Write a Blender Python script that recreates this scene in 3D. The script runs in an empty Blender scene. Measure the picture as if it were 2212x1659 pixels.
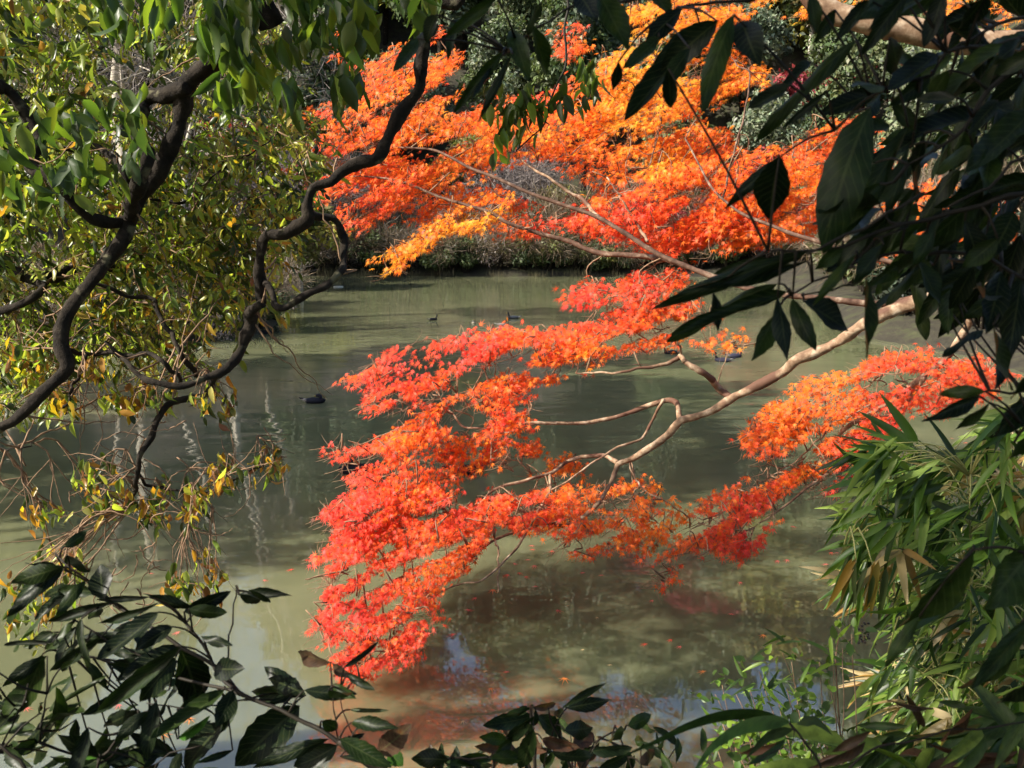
import bpy, math, random
import numpy as np
rng = np.random.default_rng(7)
random.seed(7)
sc = bpy.context.scene
C = sc.collection
# ---------------------------------------------------------------- camera, sky, sun, exposure
CAM = np.array([0.0, 0.0, 4.0]); PITCH = math.radians(10.4); F = 2000.0; CX, CY = 1106.0, 829.5
FWD = np.array([0, math.cos(PITCH), -math.sin(PITCH)]); UP = np.array([0, math.sin(PITCH), math.cos(PITCH)]); RT = np.array([1.0, 0, 0])
cd = bpy.data.cameras.new('camera'); cam = bpy.data.objects.new('camera', cd); C.objects.link(cam)
cam.location = CAM; cam.rotation_euler = (math.pi/2-PITCH, 0, 0)
cd.sensor_width = 36; cd.lens = 36*F/2212; cd.clip_start = 0.05; cd.clip_end = 2000
cd.dof.use_dof = True; cd.dof.focus_distance = 8.0; cd.dof.aperture_fstop = 10.5
sc.camera = cam
S_DIR = np.array([-0.76, -0.26, 0.60]); S_DIR /= np.linalg.norm(S_DIR)
w = bpy.data.worlds.new('World'); sc.world = w; w.use_nodes = True
nt = w.node_tree; bg = nt.nodes['Background']
sky = nt.nodes.new('ShaderNodeTexSky'); sky.sky_type = 'NISHITA'; sky.sun_disc = False
sky.sun_elevation = math.asin(S_DIR[2]); sky.sun_rotation = math.atan2(S_DIR[0], S_DIR[1])
sky.air_density = 1.0; sky.dust_density = 2.5
nt.links.new(sky.outputs[0], bg.inputs[0]); bg.inputs[1].default_value = 0.125
sd = bpy.data.lights.new('sun', 'SUN'); sd.energy = 5.0; sd.angle = math.radians(0.53); sd.color = (1.0, 0.93, 0.82)
sun = bpy.data.objects.new('sun', sd); C.objects.link(sun)
from mathutils import Vector, noise as mnoise
sun.rotation_euler = Vector(S_DIR).to_track_quat('Z', 'Y').to_euler()
sc.view_settings.view_transform = 'Standard'; sc.view_settings.look = 'None'
sc.view_settings.exposure = 1.12; sc.view_settings.gamma = 1.0
sc.cycles.max_bounces = 8; sc.cycles.diffuse_bounces = 3; sc.cycles.glossy_bounces = 3; sc.cycles.transmission_bounces = 4
sc.cycles.caustics_reflective = False; sc.cycles.caustics_refractive = False

def at(px, py, d):
    "point seen at (px, py) of the 2212-wide view, d metres ahead"
    px = np.asarray(px, float); py = np.asarray(py, float); d = np.asarray(d, float)
    x = (px-CX)/F*d; y = -(py-CY)/F*d
    return CAM + x[..., None]*RT + y[..., None]*UP + d[..., None]*FWD
def proj(P):
    q = P-CAM; d = q@FWD
    return CX+F*(q@RT)/d, CY-F*(q@UP)/d
def on_water(px, py, z=0.0):
    v = (np.array([px-CX, 0, 0])[0]/F)*RT - (py-CY)/F*UP + FWD
    return CAM + v*((z-CAM[2])/v[2])
def nrm(v):
    return v/np.maximum(np.linalg.norm(v, axis=-1, keepdims=True), 1e-9)
def link(o, parent=None):
    C.objects.link(o)
    if parent is not None: o.parent = parent
    return o
def tag(o, label=None, cat=None, group=None, kind=None):
    for k, v in (('label', label), ('category', cat), ('group', group), ('kind', kind)):
        if v: o[k] = v
    return o
def empty(name, loc, label, cat, group=None):
    o = bpy.data.objects.new(name, None); o.location = loc; o.empty_display_size = .2
    link(o); return tag(o, label, cat, group)
def mesh(name, V, faces, mat, parent=None, col=None, luv=None, smooth=True):
    "faces: list of (n,k) int arrays; V in world space (moved into the parent's space, which only has a location)"
    V = np.asarray(V, float)
    if parent is not None:
        p = parent; off = np.zeros(3)
        while p is not None: off += np.array(p.location); p = p.parent
        V = V-off
    me = bpy.data.meshes.new(name); me.vertices.add(len(V)); me.vertices.foreach_set('co', V.astype(np.float32).ravel())
    faces = [np.asarray(f, np.int32) for f in faces if len(f)]
    loops = np.concatenate([f.ravel() for f in faces]); tot = np.concatenate([np.full(len(f), f.shape[1], np.int32) for f in faces])
    st = np.concatenate([[0], np.cumsum(tot)[:-1]]).astype(np.int32)
    me.loops.add(len(loops)); me.loops.foreach_set('vertex_index', loops)
    me.polygons.add(len(tot)); me.polygons.foreach_set('loop_start', st)
    try: me.polygons.foreach_set('loop_total', tot)
    except Exception: pass
    me.update(calc_edges=True)
    me.polygons.foreach_set('use_smooth', np.full(len(tot), smooth))
    if col is not None:
        a = me.attributes.new('col', 'FLOAT_COLOR', 'POINT'); c4 = np.ones((len(V), 4), np.float32); c4[:, :3] = col; a.data.foreach_set('color', c4.ravel())
    if luv is not None:
        a = me.attributes.new('luv', 'FLOAT_VECTOR', 'POINT'); u3 = np.zeros((len(V), 3), np.float32); u3[:, :2] = luv; a.data.foreach_set('vector', u3.ravel())
    me.materials.append(mat)
    o = bpy.data.objects.new(name, me)
    return link(o, parent)
# ---------------------------------------------------------------- materials
def newmat(name):
    m = bpy.data.materials.new(name); m.use_nodes = True; t = m.node_tree
    return m, t, t.nodes, t.links, t.nodes['Principled BSDF'], t.nodes['Material Output']
def ramp(n, stops):
    r = n.new('ShaderNodeValToRGB'); e = r.color_ramp.elements
    while len(e) < len(stops): e.new(.5)
    for i, (p, c) in enumerate(stops): e[i].position = p; e[i].color = (*c, 1)
    return r
def leafmat(name, trans=.35, rough=.45, spec=.35, tgain=(1.5, 1.5, .8), veins=False, bump=False):
    m, t, n, l, p, out = newmat(name)
    a = n.new('ShaderNodeAttribute'); a.attribute_name = 'col'
    colr = a.outputs['Color']
    if veins:
        u = n.new('ShaderNodeAttribute'); u.attribute_name = 'luv'
        s = n.new('ShaderNodeSeparateXYZ'); l.new(u.outputs['Vector'], s.inputs[0])
        ab = n.new('ShaderNodeMath'); ab.operation = 'ABSOLUTE'; l.new(s.outputs[1], ab.inputs[0])
        k = n.new('ShaderNodeMath'); k.operation = 'MULTIPLY_ADD'; l.new(ab.outputs[0], k.inputs[0]); k.inputs[1].default_value = -.22; l.new(s.outputs[0], k.inputs[2])
        f = n.new('ShaderNodeMath'); f.operation = 'MULTIPLY'; l.new(k.outputs[0], f.inputs[0]); f.inputs[1].default_value = 10
        fr = n.new('ShaderNodeMath'); fr.operation = 'PINGPONG'; l.new(f.outputs[0], fr.inputs[0]); fr.inputs[1].default_value = .5
        lt = n.new('ShaderNodeMath'); lt.operation = 'LESS_THAN'; l.new(fr.outputs[0], lt.inputs[0]); lt.inputs[1].default_value = .05
        mr = n.new('ShaderNodeMath'); mr.operation = 'LESS_THAN'; l.new(ab.outputs[0], mr.inputs[0]); mr.inputs[1].default_value = .07
        mx = n.new('ShaderNodeMath'); mx.operation = 'MAXIMUM'; l.new(lt.outputs[0], mx.inputs[0]); l.new(mr.outputs[0], mx.inputs[1])
        tc = n.new('ShaderNodeTexCoord'); no = n.new('ShaderNodeTexNoise'); no.inputs['Scale'].default_value = 60; no.inputs['Detail'].default_value = 4
        l.new(tc.outputs['Object'], no.inputs['Vector'])
        r = ramp(n, [(.35, (.62, .62, .6)), (.6, (1.1, 1.1, 1.0)), (.72, (1.5, 1.2, .7))]); l.new(no.outputs[0], r.inputs[0])
        m1 = n.new('ShaderNodeMixRGB'); m1.blend_type = 'MULTIPLY'; m1.inputs[0].default_value = 1; l.new(colr, m1.inputs[1]); l.new(r.outputs[0], m1.inputs[2])
        m2 = n.new('ShaderNodeMixRGB'); m2.blend_type = 'MIX'; l.new(m1.outputs[0], m2.inputs[1]); m2.inputs[2].default_value = (.16, .19, .07, 1)
        sc_ = n.new('ShaderNodeMath'); sc_.operation = 'MULTIPLY'; l.new(mx.outputs[0], sc_.inputs[0]); sc_.inputs[1].default_value = .16; l.new(sc_.outputs[0], m2.inputs[0])
        colr = m2.outputs[0]
        b = n.new('ShaderNodeBump'); b.inputs['Strength'].default_value = .5; b.inputs['Distance'].default_value = .002
        ad = n.new('ShaderNodeMath'); ad.operation = 'SUBTRACT'; l.new(no.outputs[0], ad.inputs[0]); l.new(sc_.outputs[0], ad.inputs[1]); l.new(ad.outputs[0], b.inputs['Height']); l.new(b.outputs[0], p.inputs['Normal'])
    l.new(colr, p.inputs['Base Color'])
    p.inputs['Roughness'].default_value = rough; p.inputs['Specular IOR Level'].default_value = spec
    tr = n.new('ShaderNodeBsdfTranslucent'); g = n.new('ShaderNodeMixRGB'); g.blend_type = 'MULTIPLY'; g.inputs[0].default_value = 1
    g.inputs[2].default_value = (*tgain, 1); l.new(colr, g.inputs[1]); l.new(g.outputs[0], tr.inputs[0])
    mix = n.new('ShaderNodeMixShader'); mix.inputs[0].default_value = trans
    l.new(p.outputs[0], mix.inputs[1]); l.new(tr.outputs[0], mix.inputs[2]); l.new(mix.outputs[0], out.inputs[0])
    return m
def barkmat(name, stops, scale=8, stretch=(1, 1, .35), bump=.6, dist=.02, rough=.9, spots=None):
    m, t, n, l, p, out = newmat(name)
    tc = n.new('ShaderNodeTexCoord'); mp = n.new('ShaderNodeMapping'); mp.inputs['Scale'].default_value = stretch
    l.new(tc.outputs['Object'], mp.inputs[0])
    a = n.new('ShaderNodeTexNoise'); a.inputs['Scale'].default_value = scale; a.inputs['Detail'].default_value = 8; a.inputs['Roughness'].default_value = .65
    l.new(mp.outputs[0], a.inputs['Vector'])
    r = ramp(n, stops); l.new(a.outputs[0], r.inputs[0]); c = r.outputs[0]
    if spots:
        s, lo, hi, cc = spots
        b2 = n.new('ShaderNodeTexNoise'); b2.inputs['Scale'].default_value = s; b2.inputs['Detail'].default_value = 5; l.new(tc.outputs['Object'], b2.inputs['Vector'])
        r2 = ramp(n, [(lo, (0, 0, 0)), (hi, (1, 1, 1))]); l.new(b2.outputs[0], r2.inputs[0])
        mm = n.new('ShaderNodeMixRGB'); l.new(r2.outputs[0], mm.inputs[0]); l.new(c, mm.inputs[1]); mm.inputs[2].default_value = (*cc, 1); c = mm.outputs[0]
    l.new(c, p.inputs['Base Color']); p.inputs['Roughness'].default_value = rough; p.inputs['Specular IOR Level'].default_value = .2
    b = n.new('ShaderNodeBump'); b.inputs['Strength'].default_value = bump; b.inputs['Distance'].default_value = dist
    l.new(a.outputs[0], b.inputs['Height']); l.new(b.outputs[0], p.inputs['Normal'])
    return m
M_MAPLE = leafmat('maple_leaf', .50, .5, .3, (1.15, 1.5, 1.2))
M_YGREEN = leafmat('yellow_green_leaf', .48, .36, .5, (1.7, 1.7, .7))
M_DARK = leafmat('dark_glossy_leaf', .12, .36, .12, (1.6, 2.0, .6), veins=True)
M_BAMBOO = leafmat('bamboo_leaf', .35, .4, .4, (1.5, 1.6, .6))
M_FAR = leafmat('distant_leaf', .2, .5, .35, (1.5, 1.5, .8))
M_TWIGS = leafmat('bare_twig', .05, .8, .2, (1, 1, 1))
M_BARKD = barkmat('mossy_dark_bark', [(.3, (.006, .005, .004)), (.55, (.022, .017, .012)), (.75, (.045, .037, .026))], 16, (1, 1, 1), .9, .02, .95, (7, .60, .68, (.12, .11, .065)))
M_BARKM = barkmat('maple_bark', [(.3, (.10, .055, .032)), (.5, (.24, .155, .095)), (.68, (.46, .36, .25))], 12, (1, 1, 1), .5, .01, .75, (4, .50, .58, (.11, .055, .035)))
M_BARKP = barkmat('pale_trunk_bark', [(.3, (.22, .19, .15)), (.55, (.44, .40, .33)), (.75, (.62, .58, .50))], 3, (1, 1, .3), .5, .03)
M_BARKT = barkmat('twig_bark', [(.3, (.10, .06, .035)), (.6, (.28, .18, .11)), (.8, (.4, .28, .18))], 20, (1, 1, 1), .3, .004)
M_STEM = barkmat('shrub_stem', [(.3, (.008, .007, .004)), (.7, (.03, .023, .014))], 25, (1, 1, 1), .3, .003, .6)
M_CULM = barkmat('bamboo_culm', [(.3, (.22, .22, .06)), (.7, (.45, .42, .16))], 12, (1, 1, .3), .1, .003, .45)
# ---------------------------------------------------------------- leaf shapes: x along, y across, z up
def t_maple():
    ang = np.radians([-128, -84, -42, 0, 42, 84, 128]); L = [.46, .82, 1.05, 1.2, 1.05, .82, .46]
    V = [(0, 0, .02)]; uv = [(0, 0)]
    nang = np.radians([-165, -106, -63, -21, 21, 63, 106, 165]); NL = [.10, .17, .22, .25, .25, .22, .17, .10]
    for i in range(7):
        V.append((math.cos(nang[i])*NL[i], math.sin(nang[i])*NL[i], .03)); V.append((math.cos(ang[i])*L[i], math.sin(ang[i])*L[i], -.20*L[i]**2))
    V.append((math.cos(nang[7])*NL[7], math.sin(nang[7])*NL[7], .03))
    T = [(0, i, i+1) for i in range(1, 15)]
    return np.array(V), [np.array(T)], np.zeros((len(V), 2))
def t_lance(n=4, wid=.35, curl=.2, fold=.25, serr=0.0, peak=.75, side=0.0, wavy=0.0):
    V, uv = [], []
    ts = np.linspace(0, 1, n+1); prof = lambda t: (t**peak)*((1-t)**.95)
    mx = max(prof(t) for t in np.linspace(0, 1, 50))
    for i, t in enumerate(ts):
        wd = wid*.5*prof(t)/mx; s = 1+(serr if i % 2 else -serr)
        z = -curl*t*t; cy = side*t*t; wz = wavy*math.sin(t*9)*wid
        V += [(t, cy-wd*s, z+fold*wd+wz), (t, cy, z), (t, cy+wd*s, z+fold*wd-wz)]; uv += [(t, -1), (t, 0), (t, 1)]
    Q = []
    for i in range(n):
        a = 3*i; Q += [(a, a+1, a+4, a+3), (a+1, a+2, a+5, a+4)]
    return np.array(V), [np.array(Q)], np.array(uv)
def scatter(tm, P, A, N, S, col, W=None):
    "instances a leaf template: returns V, faces, col, luv"
    tv, tf, tu = tm; m = len(P); k = len(tv)
    A = nrm(A); B = nrm(np.cross(N, A)); N2 = np.cross(A, B)
    S = np.broadcast_to(np.asarray(S, float), (m,)); W = S if W is None else W
    V = P[:, None, :] + tv[None, :, 0, None]*(A*S[:, None])[:, None, :] + tv[None, :, 1, None]*(B*np.asarray(W)[:, None])[:, None, :] + tv[None, :, 2, None]*(N2*S[:, None])[:, None, :]
    off = (np.arange(m)*k)[:, None, None]
    fs = [(f[None]+off).reshape(-1, f.shape[1]) for f in tf]
    return V.reshape(-1, 3), fs, np.repeat(col, k, 0), np.tile(tu, (m, 1))
class MB:
    def __init__(s): s.V = []; s.F = {}; s.c = []; s.u = []; s.n = 0
    def add(s, V, fs, col=None, luv=None):
        s.V.append(V)
        for f in fs: s.F.setdefault(f.shape[1], []).append(f+s.n)
        s.c.append(col if col is not None else np.ones((len(V), 3))*.5); s.u.append(luv if luv is not None else np.zeros((len(V), 2)))
        s.n += len(V); return s
    def build(s, name, mat, parent=None, smooth=True, attrs=True):
        V = np.concatenate(s.V); F_ = [np.concatenate(f) for f in s.F.values()]
        return mesh(name, V, F_, mat, parent, np.concatenate(s.c) if attrs else None, np.concatenate(s.u) if attrs else None, smooth)
# ---------------------------------------------------------------- tubes
def smooth_path(P, R, step):
    P = np.asarray(P, float); R = np.asarray(R, float)
    Q = np.vstack([2*P[0]-P[1], P, 2*P[-1]-P[-2]]); out = []; ro = []
    for i in range(1, len(Q)-2):
        n = max(2, int(np.linalg.norm(Q[i+1]-Q[i])/step)); t = np.linspace(0, 1, n, endpoint=False)[:, None]
        out.append(.5*((2*Q[i])+(-Q[i-1]+Q[i+1])*t+(2*Q[i-1]-5*Q[i]+4*Q[i+1]-Q[i+2])*t**2+(-Q[i-1]+3*Q[i]-3*Q[i+1]+Q[i+2])*t**3))
        ro.append(R[i-1]+(R[i]-R[i-1])*t[:, 0])
    out.append(P[-1:]); ro.append(R[-1:])
    return np.vstack(out), np.concatenate(ro)
def tube(mb, P, R, sides=8, step=None, knob=.0, wob=0.0):
    P = np.asarray(P, float); R = np.asarray(R, float)
    if step is None: step = max(np.mean(R)*2.0, .01)
    p, r = smooth_path(P, R, step); m = len(p)
    if wob:
        ph = rng.random(6)*6.28; s = np.arange(m)/max(m, 1)
        for a in range(3): p[:, a] += wob*(np.sin(s*19+ph[a])+.6*np.sin(s*43+ph[a+3]))*np.minimum(1, np.minimum(np.arange(m), m-1-np.arange(m))/4)
    T = nrm(np.gradient(p, axis=0)); up = np.array([0, 0, 1.0]) if abs(T[0, 2]) < .9 else np.array([1.0, 0, 0])
    N = np.zeros((m, 3)); n0 = np.cross(T[0], up); n0 /= np.linalg.norm(n0); N[0] = n0
    for i in range(1, m):
        v = N[i-1]-T[i]*(N[i-1]@T[i]); N[i] = v/max(np.linalg.norm(v), 1e-9)
    B = np.cross(T, N); a = np.linspace(0, 2*math.pi, sides, endpoint=False)
    rr = np.repeat(r[:, None], sides, 1)
    if knob:
        k1 = rng.random((m, sides)); k1 = (k1+np.roll(k1, 1, 0)+np.roll(k1, 1, 1))/3; s1 = rng.random(m//3+3); lo = np.interp(np.arange(m)/3, np.arange(len(s1)), s1)
        rr = rr*(1+knob*(k1-.5)*1.5+knob*1.3*(lo[:, None]-.5))
    V = p[:, None]+rr[..., None]*(np.cos(a)[None, :, None]*N[:, None]+np.sin(a)[None, :, None]*B[:, None])
    V = V.reshape(-1, 3); i = np.arange(m-1)[:, None]*sides; j = np.arange(sides)[None]; j2 = (j+1) % sides
    Q = np.stack([i+j, i+j2, i+sides+j2, i+sides+j], -1).reshape(-1, 4)
    V = np.vstack([V, p[0], p[-1]-T[-1]*0]); c0 = m*sides
    T0 = np.stack([np.full(sides, c0), j2[0], j[0]], -1); T1 = np.stack([np.full(sides, c0+1), (m-1)*sides+j[0], (m-1)*sides+j2[0]], -1)
    mb.add(V, [Q, np.vstack([T0, T1])]); return p, r
def D(pts, d, rs, dj=0.0):
    "pixel path -> world path; d = one depth or (start, end); rs = radii in pixels (start, end) or list"
    pts = np.asarray(pts, float); n = len(pts); t = np.linspace(0, 1, n)
    dd = np.full(n, d) if np.isscalar(d) else np.interp(t, np.linspace(0, 1, len(d)), d)
    rr = np.full(n, rs) if np.isscalar(rs) else np.interp(t, np.linspace(0, 1, len(rs)), rs)
    dd = dd+dj*np.sin(t*7)
    return at(pts[:, 0], pts[:, 1], dd), rr*dd/F
def RG(k, pts):
    ox, oy = {1: (0, 0), 2: (717, 0), 3: (1434, 0), 4: (0, 535.7), 5: (717, 535.7), 6: (1434, 535.7), 7: (0, 1075.7), 8: (717, 1075.7), 9: (1434, 1075.7)}[k]
    p = np.asarray(pts, float).copy(); p[..., 0] = p[..., 0]*.3516+ox; p[..., 1] = p[..., 1]*.3516+oy
    return p
def inside(poly, x, y):
    poly = np.asarray(poly, float); r = np.zeros(len(x), bool); j = len(poly)-1
    for i in range(len(poly)):
        xi, yi = poly[i]; xj, yj = poly[j]
        c = ((yi > y) != (yj > y)) & (x < (xj-xi)*(y-yi)/(yj-yi+1e-12)+xi); r ^= c; j = i
    return r
def pick(poly, n, holes=(), nz=None):
    poly = np.asarray(poly, float); lo = poly.min(0); hi = poly.max(0); xs, ys = np.zeros(0), np.zeros(0)
    while len(xs) < n:
        x = rng.uniform(lo[0], hi[0], n*3); y = rng.uniform(lo[1], hi[1], n*3); k = inside(poly, x, y)
        for h in holes: k &= ~inside(h, x, y)
        x, y = x[k], y[k]
        if nz:
            sx, sy, th = nz
            v = np.array([mnoise.noise(Vector((a/sx, (b+.35*a)/sy, 3.1))) for a, b in zip(x, y)]); k = v > th; x, y = x[k], y[k]
        xs = np.append(xs, x); ys = np.append(ys, y)
    return xs[:n], ys[:n]
def jit(n, s): return rng.normal(0, s, (n, 3))
# ---------------------------------------------------------------- terrain and pond
POND = np.array([(-3, 3.0), (-6, 4.5), (-9.5, 8), (-11.5, 13), (-12.5, 18), (-15.5, 25), (-15.0, 28), (-10.5, 29), (-8.4, 31), (-8.8, 36), (-13, 45), (-16, 55), (-15, 60.5), (-6, 61.5), (0, 60.2), (6, 61), (13, 60),
                 (15.5, 53), (14.2, 46), (12.8, 38), (11.4, 31), (13.2, 26), (13.0, 20), (11.0, 12), (7.5, 7.5), (4, 4.6), (1.5, 3.5), (-1, 3.1)], float)
def pond_sd(x, y):
    "signed distance to the shore: positive on land"
    d = np.full(x.shape, 1e9); n = len(POND)
    for i in range(n):
        a = POND[i]; b = POND[(i+1) % n]; ab = b-a
        t = np.clip(((x-a[0])*ab[0]+(y-a[1])*ab[1])/(ab@ab), 0, 1)
        d = np.minimum(d, np.hypot(x-a[0]-t*ab[0], y-a[1]-t*ab[1]))
    ins = inside(POND, x.ravel(), y.ravel()).reshape(x.shape)
    return np.where(ins, -d, d)
def height(x, y):
    x = np.asarray(x, float); y = np.asarray(y, float); sd_ = pond_sd(x, y)
    near = np.clip((9-y)/4, 0, 1); L = np.maximum(sd_, 0)
    nearz = np.minimum(L*.85, 2.4)+.03*L
    far = .35*np.minimum(L, 1.2)+.10*L+.80*np.clip(L-7, 0, 43)*np.clip((y-25)/25, 0, 1)
    z = np.where(sd_ < 0, np.maximum(sd_*.5, -1.2), near*nearz+(1-near)*far)
    und = .12*np.sin(x*.9+y*.4)+.1*np.sin(y*1.3-x*.5)
    return z+und*np.clip(np.abs(sd_)/3, 0, 1)
gx = np.concatenate([np.arange(-130, -24, 3.0), np.arange(-24, 24, .6), np.arange(24, 131, 3.0)]); gy = np.concatenate([np.arange(-12, 66, .6), np.arange(66, 170, 2.5)])
X, Y = np.meshgrid(gx, gy); Z = height(X, Y); V = np.stack([X.ravel(), Y.ravel(), Z.ravel()], 1)
nx, ny = len(gx), len(gy); i, j = np.meshgrid(np.arange(nx-1), np.arange(ny-1)); a = (j*nx+i).ravel()
M_GROUND, t, n, l, p, out = newmat('ground_litter')
tc = n.new('ShaderNodeTexCoord'); a1 = n.new('ShaderNodeTexNoise'); a1.inputs['Scale'].default_value = 1.1; a1.inputs['Detail'].default_value = 10; a1.inputs['Roughness'].default_value = .7
l.new(tc.outputs['Object'], a1.inputs['Vector'])
r = ramp(n, [(.3, (.012, .011, .006)), (.5, (.035, .03, .017)), (.62, (.05, .055, .02)), (.75, (.10, .08, .045))]); l.new(a1.outputs[0], r.inputs[0]); l.new(r.outputs[0], p.inputs['Base Color']); p.inputs['Roughness'].default_value = .95
b = n.new('ShaderNodeBump'); b.inputs['Strength'].default_value = .8; b.inputs['Distance'].default_value = .3; l.new(a1.outputs[0], b.inputs['Height']); l.new(b.outputs[0], p.inputs['Normal'])
ground = mesh('ground', V, [np.stack([a, a+1, a+nx+1, a+nx], 1)], M_GROUND); tag(ground, kind='structure')
# water: murky green body, clear-coated mirror with fine ripples
M_WATER, t, n, l, p, out = newmat('pond_water')
tc = n.new('ShaderNodeTexCoord')
def wn(scale, sx, sy, det, dist_=0.0):
    mp = n.new('ShaderNodeMapping'); mp.inputs['Scale'].default_value = (sx, sy, 1); l.new(tc.outputs['Object'], mp.inputs[0])
    q = n.new('ShaderNodeTexNoise'); q.inputs['Scale'].default_value = scale; q.inputs['Detail'].default_value = det; q.inputs['Distortion'].default_value = dist_; l.new(mp.outputs[0], q.inputs['Vector']); return q.outputs[0]
def mth(op, x, y=None):
    q = n.new('ShaderNodeMath'); q.operation = op
    for k, v in enumerate((x, y)):
        if v is None: continue
        if isinstance(v, (int, float)): q.inputs[k].default_value = v
        else: l.new(v, q.inputs[k])
    return q.outputs[0]
patch = wn(.16, 1, 1.6, 2); pr = ramp(n, [(.38, (.18, .18, .18)), (.58, (1, 1, 1))]); l.new(patch, pr.inputs[0])
sx = n.new('ShaderNodeSeparateXYZ'); l.new(tc.outputs['Object'], sx.inputs[0])
fy = n.new('ShaderNodeMapRange'); l.new(sx.outputs[1], fy.inputs[0]); fy.inputs[1].default_value = 7.5; fy.inputs[2].default_value = 15; fy.inputs[3].default_value = .16; fy.inputs[4].default_value = 1
amp = mth('MULTIPLY', pr.outputs[0], fy.outputs[0])
fine = wn(1.0, 1.5, 4.2, 3, .3); mid = wn(1.0, .55, 1.1, 1, .2)
h1 = mth('MULTIPLY', mth('MULTIPLY', fine, amp), .0065); h2 = mth('MULTIPLY', mth('MULTIPLY', mid, mth('ADD', mth('MULTIPLY', fy.outputs[0], .6), .4)), .009)
mid2 = wn(1.0, 1.1, 2.3, 0, .1); hh = mth('ADD', mth('ADD', h1, h2), mth('MULTIPLY', mth('MULTIPLY', mid2, fy.outputs[0]), .0055))
bmp = n.new('ShaderNodeBump'); bmp.inputs['Strength'].default_value = 1.0; bmp.inputs['Distance'].default_value = 1.0; l.new(hh, bmp.inputs['Height'])
silt = wn(.5, 1, 1.3, 6, .5); sr = ramp(n, [(.3, (.108, .117, .060)), (.7, (.152, .158, .084))]); l.new(silt, sr.inputs[0]); l.new(sr.outputs[0], p.inputs['Base Color'])
p.inputs['Roughness'].default_value = .015; p.inputs['IOR'].default_value = 2.15; p.subsurface_method = 'BURLEY'; p.inputs['Subsurface Weight'].default_value = 1.0; p.inputs['Subsurface Radius'].default_value = (1, 1, .8); p.inputs['Subsurface Scale'].default_value = .35; l.new(bmp.outputs[0], p.inputs['Normal'])
water = mesh('water', np.array([(-19, 2, 0), (22, 2, 0), (22, 63, 0), (-19, 63, 0)], float), [np.array([[0, 1, 2, 3]])], M_WATER, smooth=False); tag(water, kind='structure')
# ---------------------------------------------------------------- far trees (shared prototypes)
def ell_pts(n, c, r, shell=.75):
    u = nrm(rng.normal(size=(n, 3))); k = shell+(1-shell)*rng.random((n, 1)); k = np.where(rng.random((n, 1)) < .15, rng.random((n, 1)), k)
    return c+u*k*r, u
QUAD = (np.array([(0, -.5, 0), (.55, -.42, .1), (1.1, 0, 0), (.55, .42, .1)]), [np.array([[0, 1, 2, 3]])], np.zeros((4, 2)))
TRIL = (np.array([(0, 0, 0), (.5, -.26, .06), (1.0, 0, -.1), (.5, .26, .06)]), [np.array([[0, 1, 2, 3]])], np.zeros((4, 2)))
def crown(mb, nl, c, R, lobes, lobe_r, size, pal, flat=1.0, tm=TRIL):
    c = np.array(c, float); R = np.array(R, float)
    lc, _ = ell_pts(lobes, c, R*.78, .55); k = nl//lobes
    for q in lc:
        P, u = ell_pts(k, q, lobe_r*np.array([1, 1, .75*flat])*rng.uniform(.75, 1.25), .7)
        N = nrm(u+jit(k, .55)+[0, 0, .4]); A = jit(k, 1.0)+[0, 0, -.5]
        base = pal[rng.integers(len(pal))]
        col = np.clip(np.array(base)*rng.uniform(.6, 1.4, (k, 1))*rng.uniform(.9, 1.1, (k, 3)), 0, 1)
        mb.add(*scatter(tm, P, A, N, size*rng.uniform(.7, 1.4, k), col))
    return lc
def limbs(mb, base, top, r, ends, rr=.3):
    base = np.array(base, float); top = np.array(top, float)
    tube(mb, [base, base*.6+top*.4+rng.normal(0, .15, 3)*[1, 1, 0], top], [r, r*.75, r*.35], 8, step=.5, knob=.15)
    for e in ends:
        t = rng.uniform(.35, .95); s = base*(1-t)+top*t; m = (s+e)/2+[0, 0, -.2]+rng.normal(0, .2, 3)
        tube(mb, [s, m, e], [r*rr, r*rr*.7, r*.06], 5, step=.6)
def proto_tree(name, crowns, trunk_top, r, mleaf, mbark, label, cat, group=None):
    root = empty(name, (0, 0, 0), label, cat, group); mb = MB(); ends = []
    for c in crowns: ends += list(crown(mb, **c))
    tb = MB(); limbs(tb, (0, 0, -.6), trunk_top, r, ends[:14])
    tb.build('trunk', mbark, root, attrs=False); mb.build('crown', mleaf, root)
    return root
def clone(root, loc, rz, s, label=None, group=None):
    o = root.copy(); C.objects.link(o); o.location = loc; o.rotation_euler = (0, 0, rz); o.scale = (s, s, s)
    if label: o['label'] = label
    if group: o['group'] = group
    for ch in root.children:
        c_ = ch.copy(); C.objects.link(c_); c_.parent = o
    return o
GRN = [(.07, .10, .035), (.10, .13, .05), (.055, .08, .03), (.13, .155, .07)]
GGR = [(.12, .15, .09), (.16, .19, .12), (.09, .115, .07)]
OLV = [(.12, .13, .035), (.09, .10, .03), (.16, .15, .05)]
CRM = [(.26, .035, .04), (.32, .06, .05), (.20, .03, .045)]
YEL = [(.30, .27, .05), (.22, .22, .05)]
ev = []
for k in range(3):
    H = (13, 15, 11)[k]
    ev.append(proto_tree('evergreen_tree', [dict(nl=9000, c=(0, 0, H*.62), R=(3.6, 3.6, H*.36), lobes=26, lobe_r=1.5, size=.36, pal=(GRN, GRN+GGR, GGR)[k])], (0.2, 0, H*.85), .28, M_FAR, M_BARKD,
                         'dark evergreen tree rising on the steep wooded hillside across the pond', 'tree', 'evergreen trees on the hillside across the pond'))
placed = []
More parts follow.
